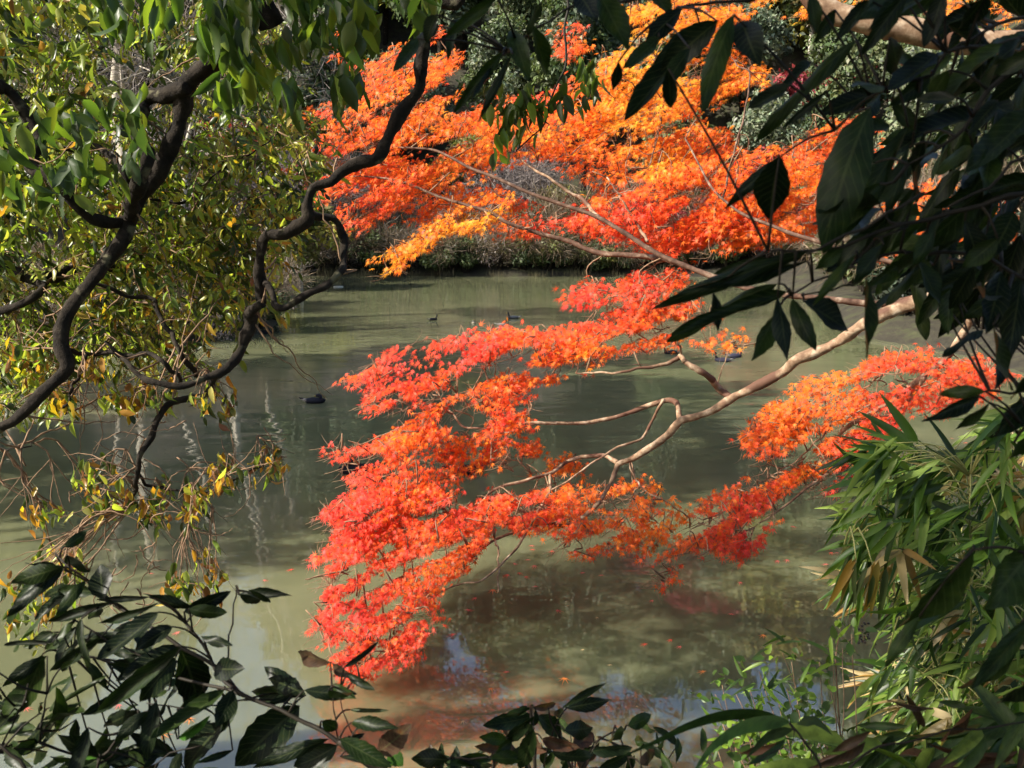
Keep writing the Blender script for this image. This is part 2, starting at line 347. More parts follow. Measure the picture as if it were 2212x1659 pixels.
def put(proto, x, y, s=1.0, label=None, group=None, dz=0.0):
    z = float(height(np.array([x]), np.array([y]))[0])-.1+dz
    if proto in used: o = clone(proto, (x, y, z), rng.uniform(0, 6.28), s, label, group)
    else:
        used.append(proto); o = proto; o.location = (x, y, z); o.scale = (s, s, s); o.rotation_euler = (0, 0, rng.uniform(0, 6.28))
        if label: o['label'] = label
        if group: o['group'] = group
    return o
used = []
rows = [67.5, 74, 81, 88, 95, 102, 110, 118, 127]
for ri, y in enumerate(rows):
    half = y*.64+6; x = -half+rng.uniform(0, 3)
    while x < half:
        if not (abs(x) < 9 and y < 70) and not (y >= 84 and -.50 < x/y < -.25) and not (y > 105 and -.13 < x/y < -.05):
            put(ev[rng.integers(3)], x, y+rng.uniform(-2, 2), rng.uniform(.85, 1.3)*(1.25 if y > 100 else 1))
        x += rng.uniform(5.2, 8.2)*(1 if y < 100 else .92)
# crimson maples
cm = proto_tree('crimson_maple', [dict(nl=6500, c=(0, 0, 4.3), R=(3.4, 3.4, 1.9), lobes=22, lobe_r=1.1, size=.26, pal=CRM, flat=.6)], (0, 0, 5), .18, M_FAR, M_BARKD, 'crimson maple', 'tree')
for x, y, s, lab in [(17.5, 66, 1.15, 'crimson maple on the far bank, seen beyond the orange leaves beside the dark leaf cluster'), (14.5, 63.5, .8, 'low maroon maple at the far waterline behind the orange sprays'),
                     (23.5, 70, 1.3, 'tall crimson maple glimpsed between big dark leaves under the pale limb'), (5.5, 76, 1.1, 'small reddish maple high on the bank above the bare mauve thicket'),
                     (9.5, 63.8, .75, 'purple red maple just behind the bushes where the maple branches fork'), (17, 48, .8, 'dusky red maple on the bank right of the pond behind the long limb')]:
    put(cm, x, y, s, lab)
# yellow-olive trees
yt = proto_tree('yellow_green_tree', [dict(nl=6000, c=(0, 0, 4.6), R=(3, 3, 2.6), lobes=20, lobe_r=1.1, size=.28, pal=OLV+YEL)], (0, 0, 5.5), .16, M_FAR, M_BARKP, 'x', 'tree')
for x, y, s, lab in [(-11.5, 50, .95, 'yellow green tree on the point across the pond, behind the left branches'), (3.5, 66, .8, 'olive green tree behind the dry grass patch on the far bank'),
                     (-3, 70, 1.1, 'pale green tree above the far thicket behind the red sprays'), (-17, 62, 1.2, 'large yellow green tree at the far end of the inlet'), (-21, 38, 1.1, 'yellow leaved tree standing on the wooded point among pale trunks')]:
    put(yt, x, y, s, lab)
for x, y, s, lab in [(17, 84, 1.7, 'crimson maple high on the slope above the far right corner of the pond'), (14.5, 90, 1.8, 'deep red maple upslope, mirrored as the maroon patch on the water'), (20, 96, 1.9, 'red maple near the top of the slope beyond the big dark leaves')]: put(cm, x, y, s, lab)
for x, y, s, lab in [(-17.5, 78, 1.9, 'yellow green tree upslope, mirrored as the bright olive patch beside the pale trunk reflections'), (-14, 86, 2.0, 'second yellowish tree higher on the same slope'), (27, 86, 2.0, 'yellow green tree upslope on the right'), (24, 78, 1.8, 'light green tree upslope behind the crimson maples'), (-20, 88, 1.9, 'olive tree at the top of the slope above the inlet'), (30, 98, 2.2, 'pale green tree on the ridge beyond the evergreen')]: put(yt, x, y, s, lab)
# bare twiggy trees and thickets
STRAW = (np.array([(0, -.5, 0), (.5, -.4, .12), (1, 0, 0), (.5, .4, .12)])*[1, .035, 1], [np.array([[0, 1, 2, 3]])], np.zeros((4, 2)))
def thicket(mb, n, c, R, L, pal, wide=1.0):
    c = np.array(c, float); k = n
    P, u = ell_pts(k, c, np.array(R, float), .35); A = nrm(u*.8+jit(k, .7)+[0, 0, .25]); N = jit(k, 1)
    base = np.array(pal)[rng.integers(len(pal), size=k)]*rng.uniform(.6, 1.3, (k, 1))
    S = L*rng.uniform(.5, 1.3, k); mb.add(*scatter(STRAW, P, A, N, S, base, W=S*wide))
GREYT = [(.19, .16, .15), (.14, .115, .105), (.26, .22, .20)]; BRNT = [(.17, .12, .08), (.24, .18, .12), (.11, .08, .055)]
def proto_bare(label, H, R, n, L, pal, extra=None, name='bare_tree', cat='tree'):
    root = empty(name, (0, 0, 0), label, cat); mb = MB(); tb = MB()
    ends = []
    for k in range(7):
        e = np.array([rng.uniform(-R, R)*.8, rng.uniform(-R, R)*.8, H*rng.uniform(.65, 1)]); ends.append(e)
        tube(tb, [(0, 0, -.4), e*[.3, .3, .4]+rng.normal(0, .15, 3), e], [.09, .06, .015], 5, step=.5)
        thicket(mb, n//7, e*[.9, .9, .85], (R*.6, R*.6, H*.28), L, pal)
    if extra: crown(mb, **extra)
    tb.build('trunk' if cat == 'tree' else 'stems', M_BARKD if cat != 'tree' else M_BARKP, root, attrs=False)
    mb.build('twigs' if not extra else 'foliage', M_FAR if extra else M_TWIGS, root); return root
bt = proto_bare('x', 6.5, 2.6, 5200, 1.1, GREYT)
for x, y, s, lab in [(-15, 56, 1.25, 'bare grey mauve tree showing through the gap between green leaves'), (-9.5, 64, .95, 'bare greyish tree behind the thicket at the left end of the far bank'), (1.2, 67.5, 1.1, 'bare dark twiggy tree behind the drooping leaf tips at top'),
                     (-2.2, 65, .8, 'leafless brown tree above the far shore behind red sprays'), (-19, 50, 1.2, 'leafless tree on the point behind the pale trunk'), (-13, 63.5, 1.1, 'leafless silvery tree at the head of the inlet')]:
    put(bt, x, y, s, lab)
# shoreline bushes, several kinds
def proto_bush(pal, tw, label, R=1.7, H=2.6, nl=3200, size=.2):
    return proto_bare(label, H, R, 2200, .7, tw, dict(nl=nl, c=(0, 0, H*.55), R=(R, R, H*.5), lobes=14, lobe_r=.62, size=size, pal=pal), 'shoreline_bush', 'bush')
bo = proto_bush(OLV+GRN, BRNT, 'x'); bd = proto_bush(GRN, BRNT, 'x', 1.9, 3.0); bb = proto_bush(GREYT+BRNT, GREYT+BRNT, 'x', 1.9, 2.8, 700, .16)
gnames = {id(bo): ('olive leaved bush leaning over the far waterline', 'olive bushes along the far waterline'), id(bd): ('dark green bush at the far waterline', 'dark green bushes along the far waterline'), id(bb): ('bare brown bush of tangled twigs at the far waterline', 'bare twiggy bushes along the far waterline')}
x = -15.5
while x < 19:
    pr_ = (bb, bd, bb, bo, bd, bo)[rng.integers(6)] if x < -6 else (bo, bd, bo, bd, bb)[rng.integers(5)]
    ysh = 61.3+rng.uniform(-.3, .6)
    o = put(pr_, x, ysh, rng.uniform(.8, 1.15), *gnames[id(pr_)]); x += rng.uniform(1.5, 2.3)
x = -14
while x < 18:
    pr_ = (bo, bd, bo, bb)[rng.integers(4)]
    put(pr_, x, 64+rng.uniform(-.5, 1), rng.uniform(1.2, 1.7), gnames[id(pr_)][0].replace('at the far waterline', 'in the second row above the far bank').replace('leaning over the far waterline', 'standing in the second row above the far bank'), gnames[id(pr_)][1].replace('along the far waterline', 'in the second row above the far bank')); x += rng.uniform(2.2, 3.4)
for px_, py_ in [(-9.3, 29.2), (-11.2, 28.4), (-13.4, 27.8), (-15.2, 26.2), (-8.3, 31.5), (-8.6, 34.5), (-10, 38), (-12.8, 43.5), (-14.8, 49), (-13.2, 20.5), (-14.3, 23), (-12, 29.5), (-10.2, 30), (-13.6, 30), (-15.5, 29), (-11.5, 32), (-13.5, 33), (-16.5, 28), (-9.8, 33.5), (-17, 33), (-12.5, 37), (-15, 40)]:
    put((bd, bo, bb)[rng.integers(3)], px_-.4, py_+.3, rng.uniform(.55, .8), 'low shadowed bush on the edge of the wooded point behind the left branches', 'low bushes on the wooded point')
for x, y, s_ in [(19.3, 55, 1.2), (18.2, 51, 1.3), (17.2, 47.5, 1.2), (16.4, 44, 1.3), (15.6, 41, 1.2), (15.2, 38, 1.1), (19.8, 58.5, 1.4), (21.5, 52, 1.7), (20, 47, 1.7), (23, 57, 1.8), (18, 62.5, 1.4), (22, 61, 1.6), (14.3, 34.5, .9), (14.6, 28.5, .8), (14.4, 22, .7), (17, 22, 1.2), (18.5, 28, 1.3), (24, 47, 1.8), (14.0, 17.5, .7), (16, 14, .9), (12.8, 11.5, .7)]:
    put((bd, bo, bd, bb)[rng.integers(4)], x, y, s_, 'bush on the right hand shore of the pond behind the hanging dark leaves', 'bushes on the right hand shore')
def reeds(x, y, s_, lab):
    root = empty('reed_clump', (x, y, 0), lab, 'reeds', 'reed clumps at the far waterline'); mb = MB(); k = 90
    P = np.stack([x+rng.normal(0, .5*s_, k), y+rng.normal(0, .25, k), np.full(k, -.1)], 1); A = nrm(jit(k, .28)+[0, 0, 1]); S = rng.uniform(.3, 1.0, k)*s_
    mb.add(*scatter(STRAW, P, A, jit(k, .3)+[0, -1, 0], S, np.array([(.12, .10, .05), (.09, .085, .035), (.2, .17, .10)])[rng.integers(3, size=k)], W=S*.6)); mb.build('foliage', M_TWIGS, root)
for k in range(9): reeds(-12+k*2.7+rng.uniform(-.5, .5), float(np.interp(-12+k*2.7, [-15, -6, 0, 6, 13], [60.2, 61.2, 59.9, 60.7, 59.8])), rng.uniform(.6, 1.1), 'dry dark brown reed clump standing in the shallows of the far bank')
# dark weeping shrubs on the bank right of the pond
ws = proto_bush([(.035, .05, .03), (.05, .065, .045)], BRNT, 'x', 2.2, 4.2, 5200, .2)
for x, y, s, lab in [(13.6, 31.5, 1.0, 'dark weeping shrub trailing into the water beneath the long tan limb'), (16.2, 30.5, 1.15, 'dark shrub beside the weeping one, close to the frame edge'), (15.5, 36, 1.2, 'blue green shrub behind the weeping shrub'), (18.5, 41, 1.4, 'tall dark shrub further along the bank beyond the blue green one'), (15.3, 25, .8, 'low dark bush above the bamboo on the bank')]:
    put(ws, x, y, s, lab)
re = proto_tree('evergreen_tree', [dict(nl=11000, c=(0, 0, 6.5), R=(3.6, 3.6, 5.2), lobes=34, lobe_r=1.25, size=.24, pal=GGR+GRN)], (0, 0, 10), .25, M_FAR, M_BARKD, 'x', 'tree')
for x, y, s, lab in [(20.5, 33, 1.0, 'broad grey green evergreen by the bank behind the big dark leaves'), (21, 44, 1.1, 'grey green evergreen behind the red twigs, lit at its top'), (24.5, 55, 1.2, 'sunlit grey green evergreen beside the crimson maples'), (18.8, 24, .9, 'evergreen close to the frame edge above the hanging maple limb'), (20.2, 60, .9, 'evergreen between the crimson maples at the far corner of the pond')]:
    put(re, x, y, s, lab)
# ---------------------------------------------------------------- tall pale trunks on the wooded point
def tall(x, y, H, lean, r, lab, crownpal=None):
    z = float(height(np.array([x]), np.array([y]))[0])
    root = empty('pale_trunk_tree', (x, y, z), lab, 'tree'); tb = MB(); b0 = np.array([x, y, z-.4]); tp = b0+[lean[0], lean[1], H]
    mid_ = b0*.5+tp*.5+[rng.uniform(-.3, .3), 0, 0]
    tube(tb, [b0, mid_, tp], [r, r*.8, r*.35], 10, step=.4, knob=.12, wob=.08)
    tw = MB(); ends = []
    for k in range(11):
        t = rng.uniform(.55, .98); s = b0*(1-t)+tp*t; e = s+[rng.uniform(-2.2, 2.2), rng.uniform(-2.2, 2.2), rng.uniform(.6, 2.2)]; ends.append(e)
        tube(tb, [s, (s+e)/2+[0, 0, .15], e], [r*.3, r*.18, .02], 5, step=.5)
        thicket(tw, 110, e, (1.1, 1.1, .9), .8, GREYT)
    tb.build('trunk', M_BARKP, root, attrs=False)
    if crownpal: crown(tw, nl=2600, c=tp-[0, 0, H*.12], R=(2.3, 2.3, 2.6), lobes=14, lobe_r=.9, size=.22, pal=crownpal)
    tw.build('crown', M_FAR, root)
for a in [(-12.8, 29.5, 9.5, (-.9, .3), .11, 'pale leaning trunk on the point, reflected leftmost in the water', None), (-11.2, 30.2, 9.5, (1.6, .4), .09, 'thin pale trunk leaning over beside the leftmost reflected one', None), (-9.8, 31, 13, (1.6, .5), .11, 'pale trunk whose broken reflection is the brightest stripe', None),
          (-9.0, 32.5, 10, (1.8, 0), .10, 'outermost pale trunk at the tip of the wooded point', None), (-10.4, 32.0, 12, (2.2, .4), .09, 'slim leaning pale trunk behind the reflected ones', None), (-13.7, 34, 12, (0, 0), .26, 'thick grey trunk standing behind the green leaves near the mauve twigs', GRN)]:
    tall(*a)
# left bank trees (their shade lies across the middle of the pond)
bk = proto_tree('broad_evergreen', [dict(nl=9000, c=(0, 0, 10.5), R=(4.4, 4.4, 4.8), lobes=30, lobe_r=1.7, size=.4, pal=GRN+OLV)], (0, 0, 13), .3, M_FAR, M_BARKD, 'x', 'tree')
for k, (x, y, s) in enumerate([(-14.2, 9.5, .9), (-15.5, 14.5, 1.0), (-19.5, 11.5, 1.2), (-20, 18, 1.15)]):
    put(bk, x, y, s, 'broad evergreen on the shore beyond the near leaves, casting shade over the pond', 'broad evergreens on the shaded shore')
for x, y, s in [(-8, -5.5, .85), (-.5, -8.5, .95), (8.5, -5, .85)]:  # unseen trees, added to cut sky reflection and sun on the near leaves
    put(bk, x, y, s, 'unseen evergreen added behind the viewpoint to darken the near leaves', 'unseen evergreens added for shade')
# small yellow undergrowth is part of the ground at this distance
# ---------------------------------------------------------------- ducks
def dk(name, spots=None): pass
M_DUCK, t, n, l, p, out = newmat('duck_plumage')
a = n.new('ShaderNodeAttribute'); a.attribute_name = 'col'; l.new(a.outputs['Color'], p.inputs['Base Color']); p.inputs['Roughness'].default_value = .8; p.inputs['Specular IOR Level'].default_value = .1
def duck(px, py, L, head_deg, body_col, head_col, lab, asleep=False, wing_col=None, dive=False, ang=0.0):
    pos = on_water(px, py); root = empty('duck', (pos[0], pos[1], 0), lab, 'duck', None); root.rotation_euler = (0, 0, 0)
    # body loft along x (head at +x), then yaw
    st = np.array([(-.52, .015, .13, .02), (-.42, .07, .10, .045), (-.28, .15, .055, .09), (-.08, .195, .045, .125), (.12, .19, .04, .125), (.28, .15, .05, .10), (.38, .08, .07, .06), (.42, .01, .08, .01)])
    K = 14; a_ = np.linspace(0, 2*math.pi, K, endpoint=False); V, c_ = [], []
    for x_, wy, zc, hz in st:
        for q in a_:
            V.append((x_, wy*math.cos(q), zc+hz*math.sin(q)*(1.0 if math.sin(q) > 0 else .8))); cc = np.array(body_col)
            if wing_col is not None and math.sin(q) > .15 and x_ < .2: cc = np.array(wing_col)
            if x_ < -.4: cc = np.array((.35, .33, .28))*(1 if wing_col is not None else .5)
            c_.append(cc)
    def rings(V, m, K):
        i = np.arange(m-1)[:, None]*K; j = np.arange(K)[None]; j2 = (j+1) % K
        return np.stack([i+j, i+j2, i+K+j2, i+K+j], -1).reshape(-1, 4)
    ca, sa = math.cos(ang), math.sin(ang); Rm = np.array([[ca, -sa, 0], [sa, ca, 0], [0, 0, 1]])
    L *= 1.12
    def fin(V): return (np.array(V)*L*[1, 1, 1.22])@Rm.T+[pos[0], pos[1], 0]
    mb = MB(); mb.add(fin(V), [rings(V, len(st), K)], np.array(c_)); mb.build('body', M_DUCK, root)
    # neck + head
    if asleep: path = [(.22, 0, .12), (.24, 0, .20), (.16, .02, .235), (.06, .03, .225)]; rad = [.07, .06, .066, .05]; bill = [(.06, .03, .225), (-.02, .035, .20)]
    else: path = [(.28, 0, .09), (.36, 0, .20), (.375, 0, .29), (.40, 0, .335), (.455, 0, .325)]; rad = [.08, .05, .048, .066, .04]; bill = [(.45, 0, .322), (.58, 0, .295)]
    hb = MB(); tube(hb, fin(path), np.array(rad)*L, 12, step=.03*L); nV = sum(len(v) for v in hb.V); hb.c = [np.tile(head_col, (nV, 1))]; hb.build('head', M_DUCK, root)
    bb_ = MB(); tube(bb_, fin(bill), np.array([.026, .016])*L, 8, step=.03*L); nV = sum(len(v) for v in bb_.V); bb_.c = [np.tile((.25, .18, .04), (nV, 1))]; bb_.build('bill', M_DUCK, root)
    tl = MB(); tube(tl, fin([(-.42, 0, .12), (-.60, 0, .17)]), np.array([.05, .012])*L, 6, step=.05*L); nV = sum(len(v) for v in tl.V); tl.c = [np.tile(np.array(body_col)*1.3, (nV, 1))]; tl.build('tail', M_DUCK, root)
    return root
BL = (.012, .012, .016); GY = (.05, .045, .04)
duck(935, 692, .42, 0, BL, BL, 'small black duck swimming upright, leftmost of the three out on the open water', ang=.6)
duck(1023, 698, .34, 0, (.30, .27, .22), (.03, .025, .02), 'pale breasted duck facing the camera between two dark ones', ang=-1.4, wing_col=(.08, .07, .06))
duck(1083, 703, .40, 0, (.32, .29, .25), (.12, .05, .03), 'whitish duck half hidden behind a red maple spray tip', ang=.1)
duck(1110, 688, .50, 0, (.03, .032, .04), (.02, .02, .025), 'dark slate duck with its head turned back, farthest to the open side', ang=3.1, wing_col=(.07, .08, .09))
duck(1195, 718, .5, 0, BL, BL, 'black duck partly covered by red leaves above the maple branch', ang=.15)
duck(572, 721, .52, 0, BL, BL, 'sleeping black duck near the hanging broken branch', asleep=True, ang=.1)
duck(680, 870, .50, 0, BL, (.02, .02, .03), 'large black duck with a white tail edge, resting near the maple tip', asleep=True, ang=.05, wing_col=(.02, .02, .028))
duck(1450, 764, .46, 0, BL, BL, 'black duck in the gap under the dark green leaves', ang=3.0)
duck(1562, 781, .5, 0, (.03, .03, .045), BL, 'bluish black duck swimming just ahead of another beneath the orange tuft', ang=2.9)
duck(1586, 772, .5, 0, (.04, .04, .06), (.03, .03, .05), 'grey blue duck just behind its neighbour beneath the orange tuft', ang=.3)
duck(1062, 880, .55, 0, BL, (.02, .02, .12), 'purple headed black duck seen through a gap in the maple leaves', ang=1.2)
duck(770, 1020, .6, 0, BL, BL, 'black duck under the lower maple leaves, half covered', ang=3.3, asleep=True)
duck(1010, 1022, .6, 0, BL, (.03, .02, .08), 'dark duck in the opening between the lower maple sprays', ang=.3)
# pale float near the far bank
pf = on_water(731, 620); mb = MB(); q = np.linspace(0, 2*math.pi, 17); tube(mb, np.stack([.24*np.cos(q), .24*np.sin(q), .01+0*q], 1)+[pf[0], pf[1], 0], np.full(17, .04), 10, step=.06)
M_FLOAT, t, n, l, p, out = newmat('weathered_float'); no = n.new('ShaderNodeTexNoise'); no.inputs['Scale'].default_value = 9; rr_ = ramp(n, [(.35, (.4, .38, .3)), (.6, (.68, .65, .55))]); l.new(no.outputs[0], rr_.inputs[0]); l.new(rr_.outputs[0], p.inputs['Base Color'])
tag(mb.build('float', M_FLOAT, attrs=False), 'small pale oval float lying on the water off the far bank', 'float')
# ================================================================ the left tree: gnarled dark limbs over the water
lt = empty('gnarled_tree', (-5.7, 5.0, 1.6), 'gnarled tree with crooked dark mossy limbs and yellow green leaves, reaching over the left water', 'tree')
JOIN = np.array([-5.0, 4.9, 7.6])
lmb = []   # sampled points of limbs for twigs to start from
def limb(pts, d, rs, name='limb', parent=lt, mat=None, sides=12, knob=.30, wob=.008, pre=None, post=None, dj=.12):
    P, R = D(pts, d, rs, dj)
    if pre is not None: P = np.vstack([pre[0], P]); R = np.concatenate([pre[1], R])
    if post is not None: P = np.vstack([P, post[0]]); R = np.concatenate([R, post[1]])
    mb = MB(); p, r = tube(mb, P, R, sides, step=max(.02, float(np.mean(R))*.6), knob=knob, wob=wob)
    lmb.append(p); mb.build(name, mat or M_BARKD, parent, attrs=False); return p
A = [(548, -20), (548, 0), (524, 53), (503, 98), (457, 134), (418, 165), (397, 200), (394, 239), (373, 309), (345, 369), (309, 418), (281, 468), (267, 506), (225, 559), (197, 599), (155, 652), (130, 704), (130, 754), (144, 800), (102, 845), (42, 905), (0, 926), (-60, 965), (-150, 1000)]
pA = limb(A, (4.6, 5.2, 5.0), (27, 26, 19, 17, 15, 14, 14, 12, 10), pre=(np.array([JOIN, [-2.6, 5.0, 7.4]]), np.array([.16, .10])))
limb([(404, 190), (352, 205), (303, 225), (300, 281), (313, 334), (305, 380), (290, 430), (281, 468)], (4.95, 5.05), (17, 18, 17, 15), pre=None)
limb([(-60, 140), (0, 183), (35, 218), (70, 271), (84, 302), (67, 337), (72, 362), (105, 373), (130, 404), (158, 439), (200, 471), (246, 482), (281, 475)], (4.9, 5.1), (12, 11, 14, 15, 13, 13), pre=(np.array([[-5.2, 5.0, 6.6], [-3.9, 5, 6.2]]), np.array([.12, .06])))
limb([(-200, 300), (0, 337), (35, 330), (67, 337)], 5.0, (9, 7), pre=(np.array([[-5.25, 5.0, 5.6]]), np.array([.06])))
limb([(91, 334), (148, 320), (197, 316), (239, 337), (267, 373), (283, 400), (290, 425)], 5.15, (5, 6, 6), sides=8)
limb([(-300, 500), (0, 575), (46, 599), (88, 617), (70, 638), (21, 662), (-30, 680)], (5.6, 5.4), (12, 9, 8), pre=(np.array([[-5.45, 5.0, 4.6]]), np.array([.08])))
limb([(88, 607), (150, 588), (197, 588), (260, 570)], (5.5, 6.2), (12, 11, 9))
E = [(980, -60), (940, 10), (917, 60), (921, 95), (912, 141), (905, 197), (865, 246), (837, 299), (815, 338), (773, 350), (738, 366), (712, 390), (676, 402), (662, 439), (662, 470), (612, 503), (572, 508), (560, 545), (556, 599), (566, 655)]
limb(E, (4.7, 5.0, 5.1), (14, 14, 14, 13, 12, 11, 11, 13, 11, 10), pre=(np.array([JOIN, [-3.4, 4.8, 8.2], [-1.2, 4.8, 6.6]]), np.array([.14, .10, .06])), knob=.38)
limb([(664, 462), (703, 468), (731, 488), (742, 527), (744, 562), (731, 592), (689, 627), (645, 645), (612, 665), (592, 655), (577, 617), (564, 585)], 5.1, (9, 8, 8, 7, 6), sides=10, knob=.4)
limb([(566, 655), (541, 676), (546, 704), (527, 736), (515, 761), (485, 796), (450, 817), (415, 834), (366, 831), (316, 817), (281, 792), (258, 768), (228, 738)], 5.1, (12, 13, 11, 9, 7, 6, 4), sides=10, knob=.4)
limb([(466, 812), (453, 842), (415, 863), (376, 870), (345, 898), (316, 958), (302, 993), (299, 1028), (288, 1063), (281, 1095)], (5.1, 5.3), (8, 8, 7, 5, 4), sides=8)
limb([(299, 1025), (330, 1049), (387, 1063), (422, 1070), (470, 1060), (520, 1030), (570, 1005)], 5.3, (4, 3, 1.5), sides=6)
limb([(144, 754), (197, 765), (253, 765), (316, 768), (352, 778), (376, 803), (392, 830)], 5.1, (5, 5, 4), sides=7)
limb([(186, 768), (176, 806), (155, 838), (144, 873), (140, 895)], 5.1, (4, 3.5, 2), sides=6)
limb([(205, 612), (281, 638), (323, 645), (352, 690), (373, 733), (390, 761), (408, 782), (424, 812)], 5.25, (4, 5, 6, 6), sides=8)
limb([(320, 430), (387, 436), (415, 429), (429, 401), (492, 359), (562, 316), (600, 290)], 5.4, (3.5, 3, 2, 1.5), sides=6)
limb([(-100, 950), (0, 967), (50, 965), (75, 957)], 5.3, (2.5, 1), sides=5)
trunk = MB(); tube(trunk, [(-5.7, 5.0, 0.6), (-5.5, 5.1, 3), (-5.1, 4.95, 5.8), JOIN, (-4.6, 4.4, 9.2)], [.34, .28, .23, .18, .06], 14, step=.12, knob=.2)
for e in [(-3.4, -.6, 7.3), (-2.6, .2, 6.8), (-4.6, .3, 8.0), (-4.3, -1.8, 7.1), (-2.2, -1.2, 6.3)]: tube(trunk, [JOIN, (JOIN+e)/2+[0, 0, .3], e], [.12, .09, .02], 8, step=.15, knob=.2)  # boughs out of view, carrying the added shading crown
trunk.build('trunk', M_BARKD, lt, attrs=False)
LP = np.vstack(lmb)
def near_limb(P, pts): return pts[np.argmin(np.sum((pts-P)**2, 1))]
T_Y = t_lance(5, .36, .28, .6, peak=.7); T_Yb = t_lance(5, .44, .15, -.5, peak=.65, side=.15, wavy=.12); T_Yc = t_lance(5, .32, .55, .7, side=-.18, wavy=.10)
YP = np.array([(.30, .38, .06), (.38, .44, .08), (.13, .19, .035), (.30, .32, .07), (.33, .31, .08), (.05, .08, .018), (.03, .05, .012), (.10, .14, .03), (.04, .06, .012), (.18, .27, .04)])  # darkest greens stand in for the shaded gaps between leaves
def foliage(mb, px, py, d, L, pal, probs=None, hang=.9, spread=.8, tms=None, warm=None):
    n_ = len(px); P = at(px, py, d); A = nrm(jit(n_, spread)*[1, 1, .6]+[0, 0, -hang]); N = nrm(jit(n_, .8)+[-.2, -.5, .3])
    pi = rng.choice(len(pal), n_, p=probs); col = np.array(pal)[pi]*rng.uniform(.7, 1.25, (n_, 1))*rng.uniform(.93, 1.07, (n_, 3))
    if warm is not None:
        k = (rng.random(n_) < warm)[:, None]; wc = np.array([(.42, .30, .03), (.38, .20, .03), (.22, .10, .04)])[rng.integers(3, size=n_)]; col = np.where(k, wc*rng.uniform(.7, 1.2, (n_, 1)), col)
    tms = tms or [T_Y, T_Yb, T_Yc]; wh = rng.integers(len(tms), size=n_)
    for i, tm in enumerate(tms):
        k = wh == i
        if k.any(): mb.add(*scatter(tm, P[k]-A[k]*L[k][:, None]*.5, A[k], N[k], L[k], np.clip(col[k], 0, 1)))
    return P
LA = [(-60, -40), (560, -40), (620, 60), (650, 200), (700, 330), (700, 430), (650, 500), (590, 560), (560, 640), (520, 690), (420, 780), (280, 770), (200, 740), (130, 770), (110, 870), (60, 870), (-60, 870)]
HOLES = [[(215, 75), (300, 60), (390, 110), (400, 180), (330, 200), (225, 190)], [(-60, 620), (60, 660), (50, 700), (-60, 690)], [(560, 560), (640, 520), (700, 600), (600, 660)], [(60, 430), (140, 450), (170, 530), (70, 540)], [(440, 150), (520, 120), (540, 230), (480, 260)]]
mb = MB(); tw = MB()
def shoots(mb, tw, px, py, d, L, pal, k=8, warm=0.0):
    "leafy shoots: a drooping twig with leaves set alternately along it"
    for x0, y0, d0, l0 in zip(px, py, d, L):
        b0 = at(x0, y0, d0); dr = nrm(rng.normal(0, .8, 3)*[1, 1, .5]+[0, 0, -.25]); ln = l0*rng.uniform(2.2, 3.6); t = np.linspace(.12, 1, k)
        pts = b0+dr*ln*t[:, None]+np.array([0, 0, -1])*(ln*.35*t**2)[:, None]; T = nrm(dr+np.array([0, 0, -.7])*t[:, None]); sd = nrm(np.cross(T, [0, 0, 1])); sg = np.where(np.arange(k) % 2, 1, -1)[:, None]
        A = nrm(T*.75+sd*sg*.8+jit(k, .22)+[0, 0, -.35]); N = nrm(jit(k, .45)+[-.25, -.45, .6]); c0 = pal[rng.integers(len(pal))]; col = c0*rng.uniform(.7, 1.3, (k, 1))*rng.uniform(.92, 1.08, (k, 3))
        wc = (rng.random(k) < warm)[:, None]; col = np.where(wc, np.array([.40, .28, .04])*rng.uniform(.6, 1.2, (k, 1)), col)
        mb.add(*scatter((T_Y, T_Yb, T_Yc)[rng.integers(3)], pts, A, N, l0*rng.uniform(.7, 1.2, k), np.clip(col, 0, 1)))
        tube(tw, [b0, pts[k//2], pts[-1]], [.004, .003, .0012], 4, step=.08)
x, y = pick(LA, 1850, HOLES, (85, 60, -.14)); shoots(mb, tw, x, y, rng.uniform(5.3, 7.1, len(x)), rng.uniform(.05, .088, len(x)), YP, 8, .05)
x, y = pick([(150, 420), (560, 300), (700, 380), (640, 520), (520, 700), (300, 770), (130, 760)], 1500, (), (70, 50, -.1)); foliage(mb, x, y, rng.uniform(5.2, 6.2, len(x)), .75*rng.uniform(.06, .11, len(x)), YP, None, warm=np.full(len(x), .14))
x, y = pick([(-40, -20), (250, -20), (200, 300), (-40, 620)], 600, (), (90, 60, -.1)); foliage(mb, x, y, rng.uniform(4.9, 5.8, len(x)), rng.uniform(.075, .12, len(x)), YP, None, warm=np.full(len(x), .05))
CL = [(190, 1010), (175, 1045), (75, 1100), (112, 1115), (210, 1080), (258, 1085), (305, 1100), (230, 1112), (420, 1072), (500, 1052), (560, 1012), (590, 1000), (460, 1042), (350, 1120), (402, 1112), (110, 1200), (150, 1205), (60, 1290), (85, 1330), (22, 1340), (380, 1290), (450, 1222), (470, 1245), (372, 1262), (150, 885), (130, 865), (200, 812), (230, 850), (310, 850), (350, 870), (450, 850), (470, 832), (280, 880), (22, 1275), (60, 800), (90, 830), (30, 780), (480, 1015), (330, 1085), (255, 1060), (160, 1230), (100, 1260), (130, 1300), (440, 870)]
CL += [(x_+rng.normal(0, 26), y_+rng.normal(0, 22)) for x_, y_ in CL[::2]]
